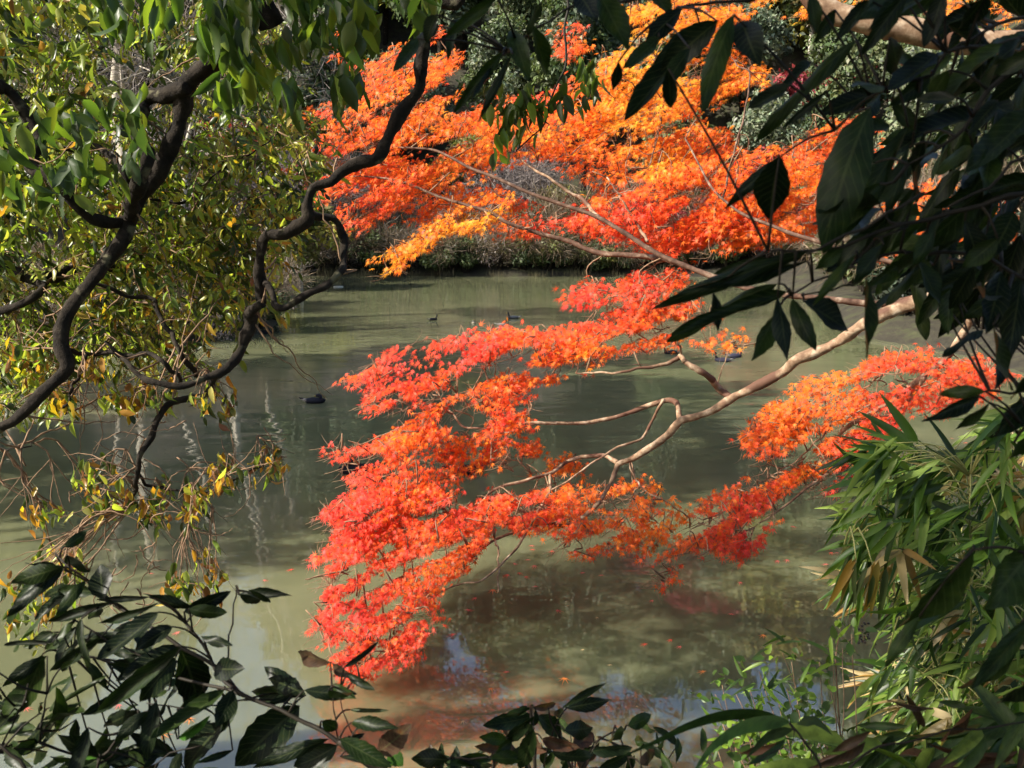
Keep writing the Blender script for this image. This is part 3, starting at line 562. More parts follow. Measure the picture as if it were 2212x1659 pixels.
for cx, cy in CL:
    k = rng.integers(9, 19); d0 = rng.uniform(5.0, 5.7); x = rng.normal(cx, 15, k); y = rng.normal(cy, 17, k)
    foliage(mb, x, y, d0+rng.normal(0, .08, k), rng.uniform(.055, .10, k), YP, None, hang=1.0, spread=.5, warm=np.full(k, .45))
    c = at(cx, cy-18, d0); s = near_limb(c, LP); m_ = (s+c)/2+rng.normal(0, .05, 3)+[0, 0, .06]
    tube(tw, [s, m_, c, c+rng.normal(0, .04, 3)+[0, 0, -.08]], [.006, .005, .003, .0015], 5, step=.04, wob=.006)
    for q in range(3):
        e = c+rng.normal(0, .12, 3); tube(tw, [m_, (m_+e)/2+rng.normal(0, .02, 3), e], [.0035, .0025, .001], 4, step=.05, wob=.004)
# bare curling twigs over the water
for k in range(46):
    cx, cy = rng.uniform(190, 480), rng.uniform(1000, 1300)
    if k > 34: cx, cy = rng.uniform(60, 620), rng.uniform(700, 1020)
    c = at(cx, cy, rng.uniform(5.1, 5.5)); a0 = rng.uniform(0, 6.28); rad = rng.uniform(.06, .18); sw = rng.uniform(1.2, 3)*rng.choice([-1, 1]); tt = np.linspace(0, 1, 7)
    P = c+np.stack([rad*np.cos(a0+sw*tt)*1.2, rng.uniform(-.1, .1)*tt, rad*np.sin(a0+sw*tt)-.1*tt], 1); tube(tw, P, np.linspace(.0045, .0015, 7), 5, step=.02, wob=.004)
for k in range(150):
    i = rng.integers(len(LP)); s = LP[i]; px_, py_ = proj(s[None])
    if not (-50 < px_[0] < 800 and -50 < py_[0] < 1000): continue
    e = s+rng.normal(0, .28, 3)+[0, .25, -.1]; tube(tw, [s, (s+e)/2+rng.normal(0, .05, 3), e], [.007, .004, .0015], 5, step=.05, wob=.01)
tw.build('twigs', M_BARKT, lt, attrs=False)
mb.build('foliage', M_YGREEN, lt)
# larger darker leaves hanging at the top
mb = MB(); LCp = [(430, -40), (980, -40), (930, 40), (900, 90), (770, 100), (800, 190), (745, 235), (640, 260), (570, 190), (480, 250), (430, 150)]
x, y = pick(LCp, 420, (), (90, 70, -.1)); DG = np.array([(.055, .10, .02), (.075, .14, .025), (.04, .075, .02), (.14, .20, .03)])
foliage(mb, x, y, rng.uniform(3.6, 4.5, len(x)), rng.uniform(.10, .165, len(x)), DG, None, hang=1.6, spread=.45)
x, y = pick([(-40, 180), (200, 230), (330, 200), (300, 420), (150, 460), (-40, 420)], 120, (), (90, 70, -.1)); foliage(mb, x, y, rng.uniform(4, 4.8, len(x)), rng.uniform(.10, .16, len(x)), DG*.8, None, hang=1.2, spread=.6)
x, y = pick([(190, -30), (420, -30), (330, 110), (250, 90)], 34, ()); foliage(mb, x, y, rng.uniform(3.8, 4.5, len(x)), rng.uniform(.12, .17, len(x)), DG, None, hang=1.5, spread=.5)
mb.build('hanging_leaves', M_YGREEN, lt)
# unseen overhead crown, added to keep the sun off the near leaves
mb = MB()
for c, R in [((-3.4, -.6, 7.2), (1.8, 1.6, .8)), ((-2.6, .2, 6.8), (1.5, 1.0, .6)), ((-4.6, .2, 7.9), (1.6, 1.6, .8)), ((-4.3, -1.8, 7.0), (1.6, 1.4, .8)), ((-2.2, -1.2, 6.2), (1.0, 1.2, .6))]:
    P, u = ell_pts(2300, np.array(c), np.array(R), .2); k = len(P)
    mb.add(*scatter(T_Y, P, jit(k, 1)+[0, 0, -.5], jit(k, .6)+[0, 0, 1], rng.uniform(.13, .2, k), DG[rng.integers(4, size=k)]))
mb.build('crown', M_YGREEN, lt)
# ================================================================ orange maple
def km(py): return np.interp(py, [1000, 1490], [1.55, 1.15])
M_BARKU = barkmat('upper_branch_bark', [(.35, (.05, .025, .016)), (.56, (.13, .075, .05)), (.70, (.32, .24, .17))], 9, (1, 1, 1), .4, .006, .75)
mt = empty('orange_maple', (8.2, 8.6, .6), 'orange and red autumn maple, tan limbs arching low over the middle of the pond', 'tree')
TOPM = np.array([6.9, 8.1, 4.15]); mlm = []
def ml(pts, d, rs, name='branch', sides=9, pre=None, post=None, knob=.16, wob=.006, mat=None):
    pts = np.asarray(pts, float); n_ = len(pts); tt = np.linspace(0, 1, n_); kf = km(pts[:, 1]); itp = lambda v: np.full(n_, float(v)) if np.isscalar(v) else np.interp(tt, np.linspace(0, 1, len(v)), v)
    dd = (itp(d)+.06*np.sin(tt*7))*kf; P = at(pts[:, 0], pts[:, 1], dd); R = itp(rs)*.86*dd/F
    if pre is not None: P = np.vstack([pre[0], P]); R = np.concatenate([pre[1], R])
    if post is not None: P = np.vstack([P, post[0]]); R = np.concatenate([R, post[1]])
    b_ = MB(); p, r = tube(b_, P, R, sides, step=max(.018, float(np.mean(R))*.8), knob=knob, wob=wob); mlm.append(p); b_.build(name, mat or M_BARKM, mt, attrs=False); return p
ml([(2330, 530), (2212, 562), (2102, 617), (2032, 633), (1961, 654), (1874, 696), (1821, 733), (1786, 752), (1722, 778), (1694, 803), (1631, 838), (1582, 862), (1539, 887), (1504, 898), (1469, 907), (1438, 940), (1385, 979), (1360, 993), (1336, 1003), (1322, 1035), (1294, 1084), (1265, 1114), (1237, 1136), (1227, 1158)], (4.6, 5.6, 6.2), (22, 19, 17, 14, 12.5, 10, 10, 8.5, 7.5, 6.5, 6, 6), 'limb', 12, knob=.34, pre=(np.array([TOPM]), np.array([.11])))
ml([(1582, 862), (1552, 838), (1532, 814), (1497, 793), (1478, 780)], 5.75, (9, 9, 8, 7))
ml([(1478, 780), (1470, 770), (1462, 778), (1406, 792), (1343, 803), (1290, 806), (1244, 806)], (5.75, 6.0), (6, 6, 3, 2))
ml([(1480, 782), (1472, 762), (1465, 735), (1480, 710)], 5.75, (5, 2, 1.5), sides=6)
ml([(1469, 905), (1462, 873), (1441, 863), (1406, 873), (1360, 891), (1308, 908), (1227, 914), (1142, 914), (1100, 935), (1033, 924), (998, 919), (977, 894), (960, 880)], (5.95, 6.3), (7, 6.5, 5, 3.5, 2.5, 2))
ml([(1434, 863), (1410, 905), (1385, 947), (1332, 968), (1279, 1000), (1240, 1030), (1188, 1060)], (5.95, 6.2), (4, 3, 2))
ml([(1336, 1000), (1308, 984), (1272, 986), (1227, 996), (1199, 1017), (1139, 1037), (1069, 1056), (1040, 1084), (980, 1110)], (6.1, 6.4), (6, 5, 4, 2))
ml([(1240, 1130), (1216, 1136), (1174, 1129), (1139, 1142), (1069, 1167), (1026, 1195), (991, 1224), (960, 1252), (900, 1300), (850, 1370)], (6.2, 6.5), (5, 4, 3, 1.5))
ml([(1188, 1025), (1188, 1063), (1167, 1095), (1146, 1136), (1118, 1181), (1076, 1224), (1040, 1255), (998, 1262), (928, 1290), (880, 1330)], 6.2, (4, 4, 3, 2, 1))
ml([(1069, 1164), (1076, 1195), (1076, 1280)], 6.2, (2.6, 2), sides=6)
ml([(1060, 1000), (1060, 900), (1040, 870), (1020, 845)], 6.2, (2.5, 3, 2), sides=6)
ml([(2030, 633), (1900, 655), (1760, 642), (1640, 630), (1560, 605), (1495, 580), (1420, 548), (1350, 503), (1294, 471), (1227, 447), (1139, 415), (1069, 383), (1016, 362), (970, 338), (928, 323), (851, 318), (800, 310)], (5.4, 6.2, 6.8), (9, 8, 7, 6.5, 5.5, 4.5, 4, 3, 2), mat=M_BARKU)
ml([(1495, 580), (1431, 557), (1350, 552), (1304, 549), (1265, 538), (1227, 520), (1167, 503), (1097, 482), (1062, 461), (1016, 447), (963, 429), (893, 401), (840, 387), (752, 383), (700, 400)], (6.1, 6.9), (7, 7, 6, 5, 4, 3, 1.5), mat=M_BARKU)
ml([(1294, 471), (1258, 432), (1237, 418), (1192, 390), (1139, 355), (1111, 338)], (6.3, 6.8), (6, 4, 2), sides=7)
ml([(1399, 522), (1367, 468), (1339, 425), (1311, 383)], (6.2, 6.6), (4, 3, 2), sides=7)
ml([(1339, 425), (1390, 380), (1420, 300), (1440, 180)], (6.4, 6.9), (3, 2, 1), sides=6, mat=M_BARKU)
ml([(2106, 620), (2092, 660), (2095, 690), (2074, 726), (2042, 775), (1997, 813), (1954, 845), (1919, 870), (1856, 905), (1817, 933), (1803, 972), (1750, 1017), (1680, 1070), (1600, 1125), (1540, 1170)], (5.2, 5.6, 6.0), (12, 10, 8, 7, 6, 4, 3, 2))
ml([(1997, 815), (1961, 866), (1940, 901), (1905, 933), (1821, 1000), (1750, 1049), (1694, 1095), (1640, 1130)], (5.5, 5.9), (6, 7, 4, 2))
ml([(1852, 905), (1807, 898), (1786, 930), (1771, 947), (1722, 993), (1645, 1042)], 5.8, (3, 2.5, 1.5), sides=6)
ml([(1560, 430), (1620, 180), (1590, 140), (1570, 100)], (6.2, 7), (3, 2, 1), sides=6, mat=M_BARKU)
ml([(2212, 620), (1900, 560), (1700, 500), (1560, 430), (1480, 300)], (5.2, 6.5), (8, 6, 4, 2), sides=8, mat=M_BARKU)
ml([(1360, 993), (1370, 1030), (1395, 1060), (1450, 1090), (1490, 1120)], (6.1, 6.2), (3, 2.5, 1.5), sides=6)
b_ = MB(); tube(b_, [(8.3, 8.6, -.2), (7.8, 8.4, 1.6), (7.2, 8.2, 3.2), TOPM, (7.0, 9.0, 5.8), (6.6, 9.8, 7.2)], [.34, .26, .21, .18, .12, .04], 14, step=.09, knob=.18); b_.build('trunk', M_BARKM, mt, attrs=False)
ML = np.vstack(mlm)
T_M = t_maple()
SA = nrm(np.array([-.90, -.05, -.36])); SB = nrm(np.array([.05, .93, .34])); SN = nrm(np.cross(SB, SA)); SN = SN if SN[2] > 0 else -SN
HC = [(850, 760, .12), (1000, 740, .1), (1200, 760, .35), (1450, 700, .5), (1250, 790, .62), (800, 830, .22), (950, 860, .32), (1100, 850, .42), (760, 980, .15), (900, 980, .5), (1050, 980, .5), (1200, 1020, .5), (740, 1110, .08), (850, 1130, .25),
      (1000, 1120, .15), (1150, 1090, .22), (700, 1200, .05), (850, 1200, .3), (960, 1200, .45), (740, 1300, .04), (850, 1300, .18), (760, 1420, .12), (900, 1380, .15), (1280, 1080, .5), (1400, 1080, .55), (1450, 1130, .6), (1400, 1180, .4),
      (1550, 1150, .25), (1620, 1180, .12), (1640, 1100, .2), (1740, 1010, .45), (1700, 900, .55), (1800, 880, .5), (1850, 1000, .1), (1830, 830, .6), (1900, 830, .15), (2050, 770, .25), (2100, 830, .22), (2000, 870, .2), (1800, 1060, .02), (1430, 1250, .25),
      (1270, 640, .03), (1400, 590, .05), (1480, 640, .35), (1600, 740, .6),
      (680, 280, .48), (700, 350, .32), (850, 230, .5), (950, 250, .55), (800, 450, .32), (900, 450, .42), (850, 330, .5), (950, 90, .5), (760, 90, .2), (1050, 250, .5), (1100, 300, .6), (1250, 280, .6), (1380, 100, .9), (1450, 150, .9), (1500, 60, .7), (1350, 250, .85), (1420, 350, .7), (1500, 250, .6),
      (1600, 160, .65), (1550, 320, .45), (1600, 430, .45), (1700, 400, .6), (1500, 480, .35), (1350, 460, .12), (1200, 460, .15), (1400, 540, .2), (1850, 300, .4), (1900, 420, .5), (1780, 500, .35), (1300, 400, .55), (1000, 480, .7), (1180, 160, .15), (1680, 150, .7), (2100, 400, .5)]
HC = np.array(HC)
def hue(x, y):
    w_ = 1/((x[:, None]-HC[:, 0])**2+(y[:, None]-HC[:, 1])**2+900)**1.5; return (w_*HC[:, 2]).sum(1)/w_.sum(1)
HR = np.array([0, .25, .5, .75, 1.0]); HCOL = np.array([(.84, .062, .045), (.90, .105, .030), (.93, .19, .018), (.93, .31, .025), (.90, .46, .04)])
mtw = MB()
DENS = 1.45
def maple(poly, n_spray, per, d, name='foliage', ra=.30, rb=.30, th=.03, hoff=0.0, holes=(), size=(.034, .052), keep=8, sz_=0.0, gt=-.24, yellow=False, sa=SA, twig=True, nz=None):
    n_spray = int(n_spray*1.9); ra *= .70; rb *= .75; th *= .7; mb = MB(); cx, cy = pick(poly, n_spray, holes, nz); cen = np.array(poly, float).mean(0); dd = (d[0]+rng.random(n_spray)*(d[1]-d[0])) ; kf = km(cy); dd = dd*kf; C0 = at(cx, cy, dd)
    per = int(per*DENS); k = per; P = []; h0 = []
    nodes = [ML]; od = np.argsort([np.min(np.sum((ML-c)**2, 1)) for c in C0])
    for i in od:
        k = per; a_ = rng.normal(0, .5, k)*ra*rng.uniform(.7, 1.4); b1 = rng.normal(0, .5, k)*rb; z = rng.normal(0, th, k)-.25*(a_**2+b1**2)
        ax = nrm(sa+rng.normal(0, .16, 3)); bx = nrm(SB+rng.normal(0, .12, 3)); nx_ = nrm(np.cross(ax, bx)); nx_ = nx_ if nx_[2] > 0 else -nx_
        a_ = a_*kf[i]; b1 = b1*kf[i]; z = z*kf[i]
        P.append(C0[i]+a_[:, None]*ax+b1[:, None]*bx+z[:, None]*nx_); h0.append(np.full(k, rng.normal(0, .09)))
        if twig:
            s = near_limb(C0[i], np.vstack(nodes)); nodes.append(C0[i][None])
            if np.linalg.norm(s-C0[i]) < 1.8:
                e = C0[i]+ax*ra*kf[i]*.7; tube(mtw, [s, (s+C0[i])/2+rng.normal(0, .07, 3)+[0, 0, .05], C0[i]-nx_*.02, e], [.009, .006, .004, .0015], 4, step=.06, wob=.005)
                for q in range(2):
                    e2 = C0[i]+(ax*ra*rng.uniform(-.3, .5)+bx*rb*rng.choice([-.6, .6]))*kf[i]; tube(mtw, [C0[i], (C0[i]+e2)/2+rng.normal(0, .02, 3), e2], [.003, .002, .001], 4, step=.08)
    P = np.vstack(P); h0 = np.concatenate(h0); x, y = proj(P); ctr = np.array([cx.mean(), cy.mean()])
    g = x+rng.normal(0, keep, len(x)), y+rng.normal(0, keep, len(x)); ok = inside(poly, *g)
    for hz in holes: ok &= ~inside(hz, *g)
    gap = np.array([mnoise.noise(Vector((u_/120, (v_+.34*u_+26*math.sin(u_/130.0))/30, 7.7+sz_)))+.35*mnoise.noise(Vector((u_/35, v_/22, 1.7))) for u_, v_ in zip(x, y)]); ok &= gap > gt+rng.normal(0, .06, len(x))
    P = P[ok]; h0 = h0[ok]; x = x[ok]; y = y[ok]; n_ = len(P)
    A = nrm(sa+jit(n_, .6)+[0, -.3, -.3]); N = nrm(SN*.8+jit(n_, .27)+[-.25, -.40, .1])
    h = np.clip((hue(x, y) if not yellow else .92+0*x)+h0+rng.normal(0, .10, n_)+hoff, 0, 1)
    col = np.stack([np.interp(h, HR, HCOL[:, c]) for c in range(3)], 1)*rng.uniform(.78, 1.08, (n_, 1)); S = rng.uniform(*size, n_)*.80*((P-CAM)@FWD)/6.3
    dl = rng.random(n_) < .05; col[dl] = np.array([.30, .10, .05])*rng.uniform(.5, 1.3, (dl.sum(), 1))
    mb.add(*scatter(T_M, P, A, N, S, np.clip(col, 0, 1), W=S*rng.uniform(.85, 1.1, n_))); mb.build(name, M_MAPLE, mt); return n_
tot = 0
tot += maple([(720, 822), (800, 800), (815, 765), (880, 735), (1000, 718), (1080, 712), (1095, 700), (1120, 714), (1190, 718), (1310, 665), (1400, 625), (1470, 640), (1530, 650), (1520, 700), (1460, 745), (1330, 758), (1312, 785), (1250, 805), (1180, 825), (1120, 850), (1000, 860), (880, 880), (770, 892), (800, 850)], 62, 50, (6.0, 6.7), nz=(200, 60, -.28))
tot += maple([(850, 930), (930, 882), (1040, 860), (1160, 850), (1140, 890), (1160, 935), (1050, 950), (940, 950), (850, 990), (740, 1012), (690, 965), (760, 970)], 26, 46, (6.0, 6.6), holes=[[(985, 880), (1045, 880), (1050, 935), (985, 930)]])
tot += maple([(735, 1015), (850, 985), (950, 950), (1060, 940), (1180, 962), (1160, 995), (1240, 985), (1265, 1010), (1275, 1050), (1170, 1110), (1050, 1120), (960, 1100), (720, 1105), (770, 1060)], 36, 46, (6.0, 6.7), holes=[[(990, 1020), (1120, 1010), (1160, 1035), (1080, 1060), (1010, 1075), (985, 1060)]])
tot += maple([(685, 1108), (760, 1062), (900, 1040), (1000, 1092), (1100, 1090), (1290, 1050), (1290, 1105), (1240, 1150), (1150, 1155), (1070, 1125), (1050, 1180), (1000, 1240), (955, 1262), (950, 1300), (965, 1340), (930, 1352), (900, 1430), (840, 1445), (820, 1450), (760, 1490), (725, 1470), (695, 1380), (665, 1372), (700, 1300), (690, 1240), (662, 1215), (700, 1190), (740, 1140)], 96, 50, (6.0, 6.6))
tot += maple([(1280, 1062), (1400, 1032), (1500, 1092), (1490, 1150), (1420, 1180), (1390, 1215), (1320, 1200), (1280, 1210), (1200, 1180), (1240, 1130)], 20, 38, (5.9, 6.4), holes=[[(1440, 1060), (1500, 1070), (1480, 1110)]])
tot += maple([(1610, 935), (1640, 885), (1700, 850), (1740, 815), (1830, 805), (1900, 770), (2000, 752), (2090, 740), (2150, 770), (2205, 825), (2185, 855), (2100, 868), (2040, 900), (1950, 882), (1940, 940), (1860, 962), (1800, 990), (1740, 965), (1700, 1000), (1650, 985), (1590, 962)], 46, 46, (5.4, 6.0))
tot += maple([(1515, 1078), (1600, 1042), (1660, 1000), (1760, 1000), (1840, 960), (1960, 930), (1885, 1000), (1800, 1032), (1700, 1082), (1690, 1112), (1660, 1160), (1610, 1212), (1500, 1182), (1460, 1202), (1400, 1225), (1430, 1200), (1480, 1160), (1510, 1100)], 36, 42, (5.6, 6.1))
tot += maple([(1778, 1078), (1790, 1040), (1827, 1040), (1812, 1082)], 3, 26, (5.7, 5.8)); tot += maple([(1402, 1245), (1485, 1215), (1478, 1238), (1425, 1272)], 4, 26, (5.9, 6.0))
tot += maple([(1188, 648), (1250, 620), (1300, 600), (1330, 640), (1370, 620), (1400, 660), (1300, 680), (1230, 662)], 9, 34, (6.2, 6.6)); tot += maple([(1320, 605), (1400, 568), (1480, 580), (1500, 620), (1400, 628), (1340, 640)], 9, 34, (6.2, 6.6))
tot += maple([(1560, 752), (1590, 722), (1625, 738), (1600, 760)], 3, 24, (6.0, 6.1)); tot += maple([(1500, 650), (1560, 690), (1560, 750), (1500, 750), (1440, 745)], 7, 30, (6.0, 6.3)); tot += maple([(690, 960), (712, 950), (745, 965), (740, 980)], 2, 16, (6.3, 6.4))
UP1 = [(605, 262), (650, 245), (700, 228), (780, 200), (800, 130), (850, 90), (900, 105), (950, 60), (1000, 125), (960, 180), (1050, 200), (1150, 205), (1250, 170), (1300, 120), (1380, 70), (1480, 60), (1560, 80), (1600, 130), (1700, 160), (1600, 215), (1640, 270), (1560, 262), (1620, 330), (1700, 300), (1740, 270), (1900, 250), (1930, 330), (1900, 420), (1860, 480), (1720, 520), (1560, 545), (1480, 568), (1400, 545), (1350, 520), (1270, 510), (1190, 450), (1300, 420), (1270, 385), (1150, 345), (1075, 380), (1100, 430), (1180, 445), (1100, 480), (1150, 512), (1060, 512), (960, 485), (850, 482), (750, 502), (690, 440), (640, 380), (690, 340), (650, 330)]
H1 = [[(860, 300), (960, 310), (950, 350), (880, 345)], [(960, 215), (1040, 225), (1020, 245), (960, 240)], [(1500, 215), (1600, 220), (1640, 260), (1590, 290), (1520, 260)], [(1560, 370), (1640, 350), (1650, 380), (1580, 395)], [(1380, 390), (1430, 370), (1440, 410), (1400, 425)]]
tot += maple(UP1, 235, 46, (6.6, 7.8), gt=-.22, holes=H1, ra=.36, nz=(210, 55, -.42), size=(.034, .048))
tot += maple(UP1, 75, 46, (7.6, 8.6), holes=H1, ra=.4, nz=(210, 55, -.1), size=(.034, .048), twig=False, sz_=5.0)
tot += maple([(1340, 370), (1560, 330), (1720, 400), (1740, 510), (1480, 565), (1360, 520)], 48, 46, (6.3, 7.0))
tot += maple([(1180, 480), (1230, 445), (1300, 430), (1360, 470), (1400, 540), (1270, 512)], 10, 36, (6.3, 6.8))
tot += maple([(775, 584), (850, 540), (930, 480), (1020, 450), (1110, 418), (1112, 448), (1040, 490), (1000, 522), (900, 545), (892, 578), (820, 592)], 15, 34, (6.5, 6.8), yellow=True, hoff=-.12)
tot += maple([(1080, 505), (1130, 470), (1220, 490), (1140, 520)], 4, 26, (6.5, 6.7))
tot += maple([(1700, 40), (1800, -30), (2212, -30), (2212, 60), (1900, 20), (1760, 60)], 8, 26, (7.5, 8.4), hoff=.1); tot += maple([(1300, 20), (1420, -20), (1700, -20), (1560, 90), (1480, 70), (1380, 80)], 22, 36, (7.0, 8.0)); tot += maple([(1180, 40), (1290, 60), (1300, 140), (1200, 150)], 4, 24, (8, 8.6))
tot += maple([(1880, 560), (1940, 330), (2060, 380), (2212, 400), (2212, 560), (2050, 520)], 16, 30, (6.0, 7.2)); tot += maple([(700, 60), (740, 60), (800, 150), (800, 190), (740, 150)], 5, 22, (8, 8.6))
tot += maple([(430, 250), (520, 270), (600, 270), (650, 330), (650, 380), (580, 350), (540, 345), (470, 300)], 12, 30, (7.6, 8.2), hoff=-.1, twig=False)
mtw.build('twigs', M_BARKT, mt, attrs=False)
for k, (a0, a1, dz, col) in enumerate([]): pass
print('maple leaves', tot)
# ================================================================ near evergreen whose dark leaves hang in from the upper right
def stems(root, paths, d, rs, mat=M_STEM, name='stem_sprays', sides=7, extra=()):
    mb = MB(); pts = []
    for P_, dd, rr in paths:
        P, R = D(P_, dd, rr); p, r = tube(mb, P, R, sides, step=.015, knob=.12, wob=.002); pts.append(p)
    for P, R in extra: tube(mb, P, R, 9, step=.05, knob=.15)
    mb.build(name, mat, root, attrs=False); return np.vstack(pts)
T_N = [t_lance(12, .5, .14, .40, .05, .80, .04, .06), t_lance(12, .5, .26, -.25, .04, .9, .14, .09), t_lance(12, .5, -.12, .4, .05, .85, -.12, .07)]
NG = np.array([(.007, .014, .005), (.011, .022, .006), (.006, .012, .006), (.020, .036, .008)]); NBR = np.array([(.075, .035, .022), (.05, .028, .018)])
def bigleaf(mb, bx, by, tx, ty, wpx, d, pal=NG, tilt=.55, petiole=None):
    "one leaf from its base pixel to its tip pixel, wpx wide across"
    b0 = at(bx, by, d); t0 = at(tx, ty, d+rng.uniform(-.08, .10)*d*.5); A = t0-b0; L = np.linalg.norm(A)
    side = np.cross(nrm(A), FWD); th = rng.uniform(-tilt, tilt); N = nrm(-FWD*math.cos(th)+side*math.sin(th)+[0, 0, .15])
    W = wpx*.84*d/F/.5/max(math.cos(th), .6); col = pal[rng.integers(len(pal))]*rng.uniform(.75, 1.3)
    mb.add(*scatter(T_N[rng.integers(3)], b0[None], A[None], N[None], np.array([L]), np.array(col)[None], W=np.array([W])))
    return b0
def leafset(mb, k, lst, d, pal=NG, pts=None, pet=None, tilt=.55, sc_=.3516):
    for q in lst:
        (bx, by), (tx, ty) = RG(k, [q[:2]])[0], RG(k, [q[2:4]])[0]; dd = d*rng.uniform(.93, 1.07)+(q[5] if len(q) > 5 else 0)
        b0 = bigleaf(mb, bx, by, tx, ty, q[4]*sc_, dd, pal, tilt)
        if pts is not None:
            s = near_limb(b0, pts)
            if np.linalg.norm(s-b0) < .35: tube(pet, [s, (s+b0)/2+[0, 0, .006], b0], [.0022, .0016, .0014], 5, step=.02)
def randleaves(mb, poly, n_, d, L, pal, wr=.29, dirx=(-1, .5), spread=.5, pts=None, pet=None, tms=None, col_j=.25, holes=()):
    x, y = pick(poly, n_, holes); dd = rng.uniform(d[0], d[1], n_); P = at(x, y, dd)
    A = nrm(RT*dirx[0]-UP*dirx[1]+jit(n_, spread)); N = nrm(-FWD*.6+jit(n_, .5)+[0, 0, .5]); S = rng.uniform(*L, n_)
    col = np.array(pal)[rng.integers(len(pal), size=n_)]*rng.uniform(1-col_j, 1+col_j, (n_, 1)); tms = tms or T_N; wh = rng.integers(len(tms), size=n_)
    for i, tm in enumerate(tms):
        k = wh == i
        if k.any(): mb.add(*scatter(tm, P[k], A[k], N[k], S[k], col[k], W=S[k]*wr/.5))
    if pts is not None:
        for q in P[::2]:
            s = near_limb(q, pts)
            if np.linalg.norm(s-q) < .5: tube(pet, [s, (s+q)/2+[0, 0, -.01], q], [.0028, .002, .0013], 4, step=.04)
    return P
et = empty('evergreen_tree', (2.3, .6, 2.4), 'near evergreen with big dark glossy leaves hanging over the upper right, out of the sun', 'tree')
R3 = lambda p: RG(3, p); R6 = lambda p: RG(6, p); R9 = lambda p: RG(9, p)
sp = stems(et, [(R3([(2500, 180), (2212, 235), (1850, 300), (1740, 330), (1650, 440), (1500, 500), (1350, 560), (1200, 650), (1050, 800)]), 1.15, (6, 4, 3, 2)),
 (R3([(2500, 250), (2212, 400), (1990, 560), (1850, 790), (1700, 900), (1500, 1010)]), 1.1, (7, 6, 4, 2)), (R3([(2500, 60), (2140, 120), (1900, 230), (1750, 320)]), 1.2, (5, 4, 3)),
 (R3([(2500, 1120), (2212, 1190), (1950, 1260), (1750, 1300), (1550, 1370), (1300, 1430), (1100, 1500), (900, 1545), (640, 1540)]), 1.1, (7, 5, 4, 2)),
 (R3([(2500, 900), (2212, 960), (2000, 1140), (1750, 1270)]), 1.05, (5, 4, 3)), (R3([(1500, 1390), (1300, 1480), (1130, 1650)]), 1.1, (3, 2)),
 (R3([(1600, 1180), (1450, 1270), (1300, 1360), (1050, 1480), (880, 1560)]), 1.0, (3, 4, 3)),
 (R6([(2500, 300), (2212, 180), (1950, 60), (1700, 20), (1300, 60), (1000, 170), (780, 290)]), 1.2, (5, 4, 2)), (R6([(1300, 60), (1200, 200), (1100, 240), (850, 290)]), 1.2, (3, 2)),
 (R6([(2500, 880), (2212, 885), (2000, 880), (1950, 885)]), 1.3, (4, 2)), (R6([(2500, 1000), (2300, 1050), (2212, 1100), (2150, 1200)]), 1.2, (4, 3)),
 (RG(2, [(2300, -200), (2100, -60), (1750, 20), (1500, 30), (1340, 130), (1200, 210), (1080, 320)]), 1.35, (5, 3, 2)), (RG(2, [(2600, 0), (2212, 30), (2100, 70), (2000, 120)]), 1.3, (4, 2)),
 (RG(2, [(1340, -200), (1445, 0), (1430, 200), (1440, 300), (1420, 440), (1350, 600), (1300, 760), (1130, 930)]), 3.4, (3, 3, 2, 1.5)),
 (R9([(2500, 250), (2212, 330), (2050, 300), (1900, 320)]), 1.1, (4, 3)), (R9([(2500, 700), (2212, 740), (2180, 860)]), 1.15, (4, 3))], None, None,
 extra=[([(2.3, .6, 2.0), (2.25, .65, 3.3), (2.0, .8, 4.4), (1.7, .9, 5.4), (1.2, 1.2, 6.2)], [.11, .09, .07, .05, .02]), ([(2.2, .7, 3.6), (1.5, .9, 4.35), at(2500, 70, 1.12)], [.05, .03, .01]), ([(2.2, .7, 3.3), (1.4, .9, 3.9), at(2600, 420, 1.1)], [.05, .03, .008]), ([(2.25, .65, 3.0), (1.5, .9, 3.5), at(2500, 900, 1.2)], [.04, .02, .008])])
mb = MB(); pet = MB()
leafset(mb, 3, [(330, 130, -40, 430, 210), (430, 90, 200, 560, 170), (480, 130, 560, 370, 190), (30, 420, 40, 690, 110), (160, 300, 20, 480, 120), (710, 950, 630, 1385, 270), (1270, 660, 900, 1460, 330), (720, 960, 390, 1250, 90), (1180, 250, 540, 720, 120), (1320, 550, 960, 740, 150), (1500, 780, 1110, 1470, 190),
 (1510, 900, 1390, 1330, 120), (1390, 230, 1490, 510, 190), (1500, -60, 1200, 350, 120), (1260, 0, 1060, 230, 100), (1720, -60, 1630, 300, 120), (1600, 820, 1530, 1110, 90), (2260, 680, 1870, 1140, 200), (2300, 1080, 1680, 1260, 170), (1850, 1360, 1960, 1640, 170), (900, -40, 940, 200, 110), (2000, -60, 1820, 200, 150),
 (1050, 60, 930, 260, 90), (770, 520, 540, 700, 130), (1000, 560, 740, 800, 60), (1550, 1150, 1300, 1600, 90), (1700, 1330, 1560, 1640, 110), (2300, 300, 2060, 480, 130), (1400, 640, 1560, 800, 120), (1950, 330, 1960, 520, 90), (2200, 250, 2100, 340, 100), (1800, 600, 1560, 640, 110), (2100, 900, 1850, 1250, 130), (1300, 1000, 1120, 1060, 80), (1350, 560, 1200, 420, 130), (1250, 1440, 1050, 1640, 120), (1750, 430, 1600, 640, 120), (2050, 620, 1880, 800, 110), (2212, 480, 2000, 620, 120), (1640, 470, 1400, 640, 110), (2150, 1300, 2020, 1640, 170), (1900, 900, 1640, 1010, 130), (900, 380, 700, 560, 80)], 1.12, NG, sp, pet)
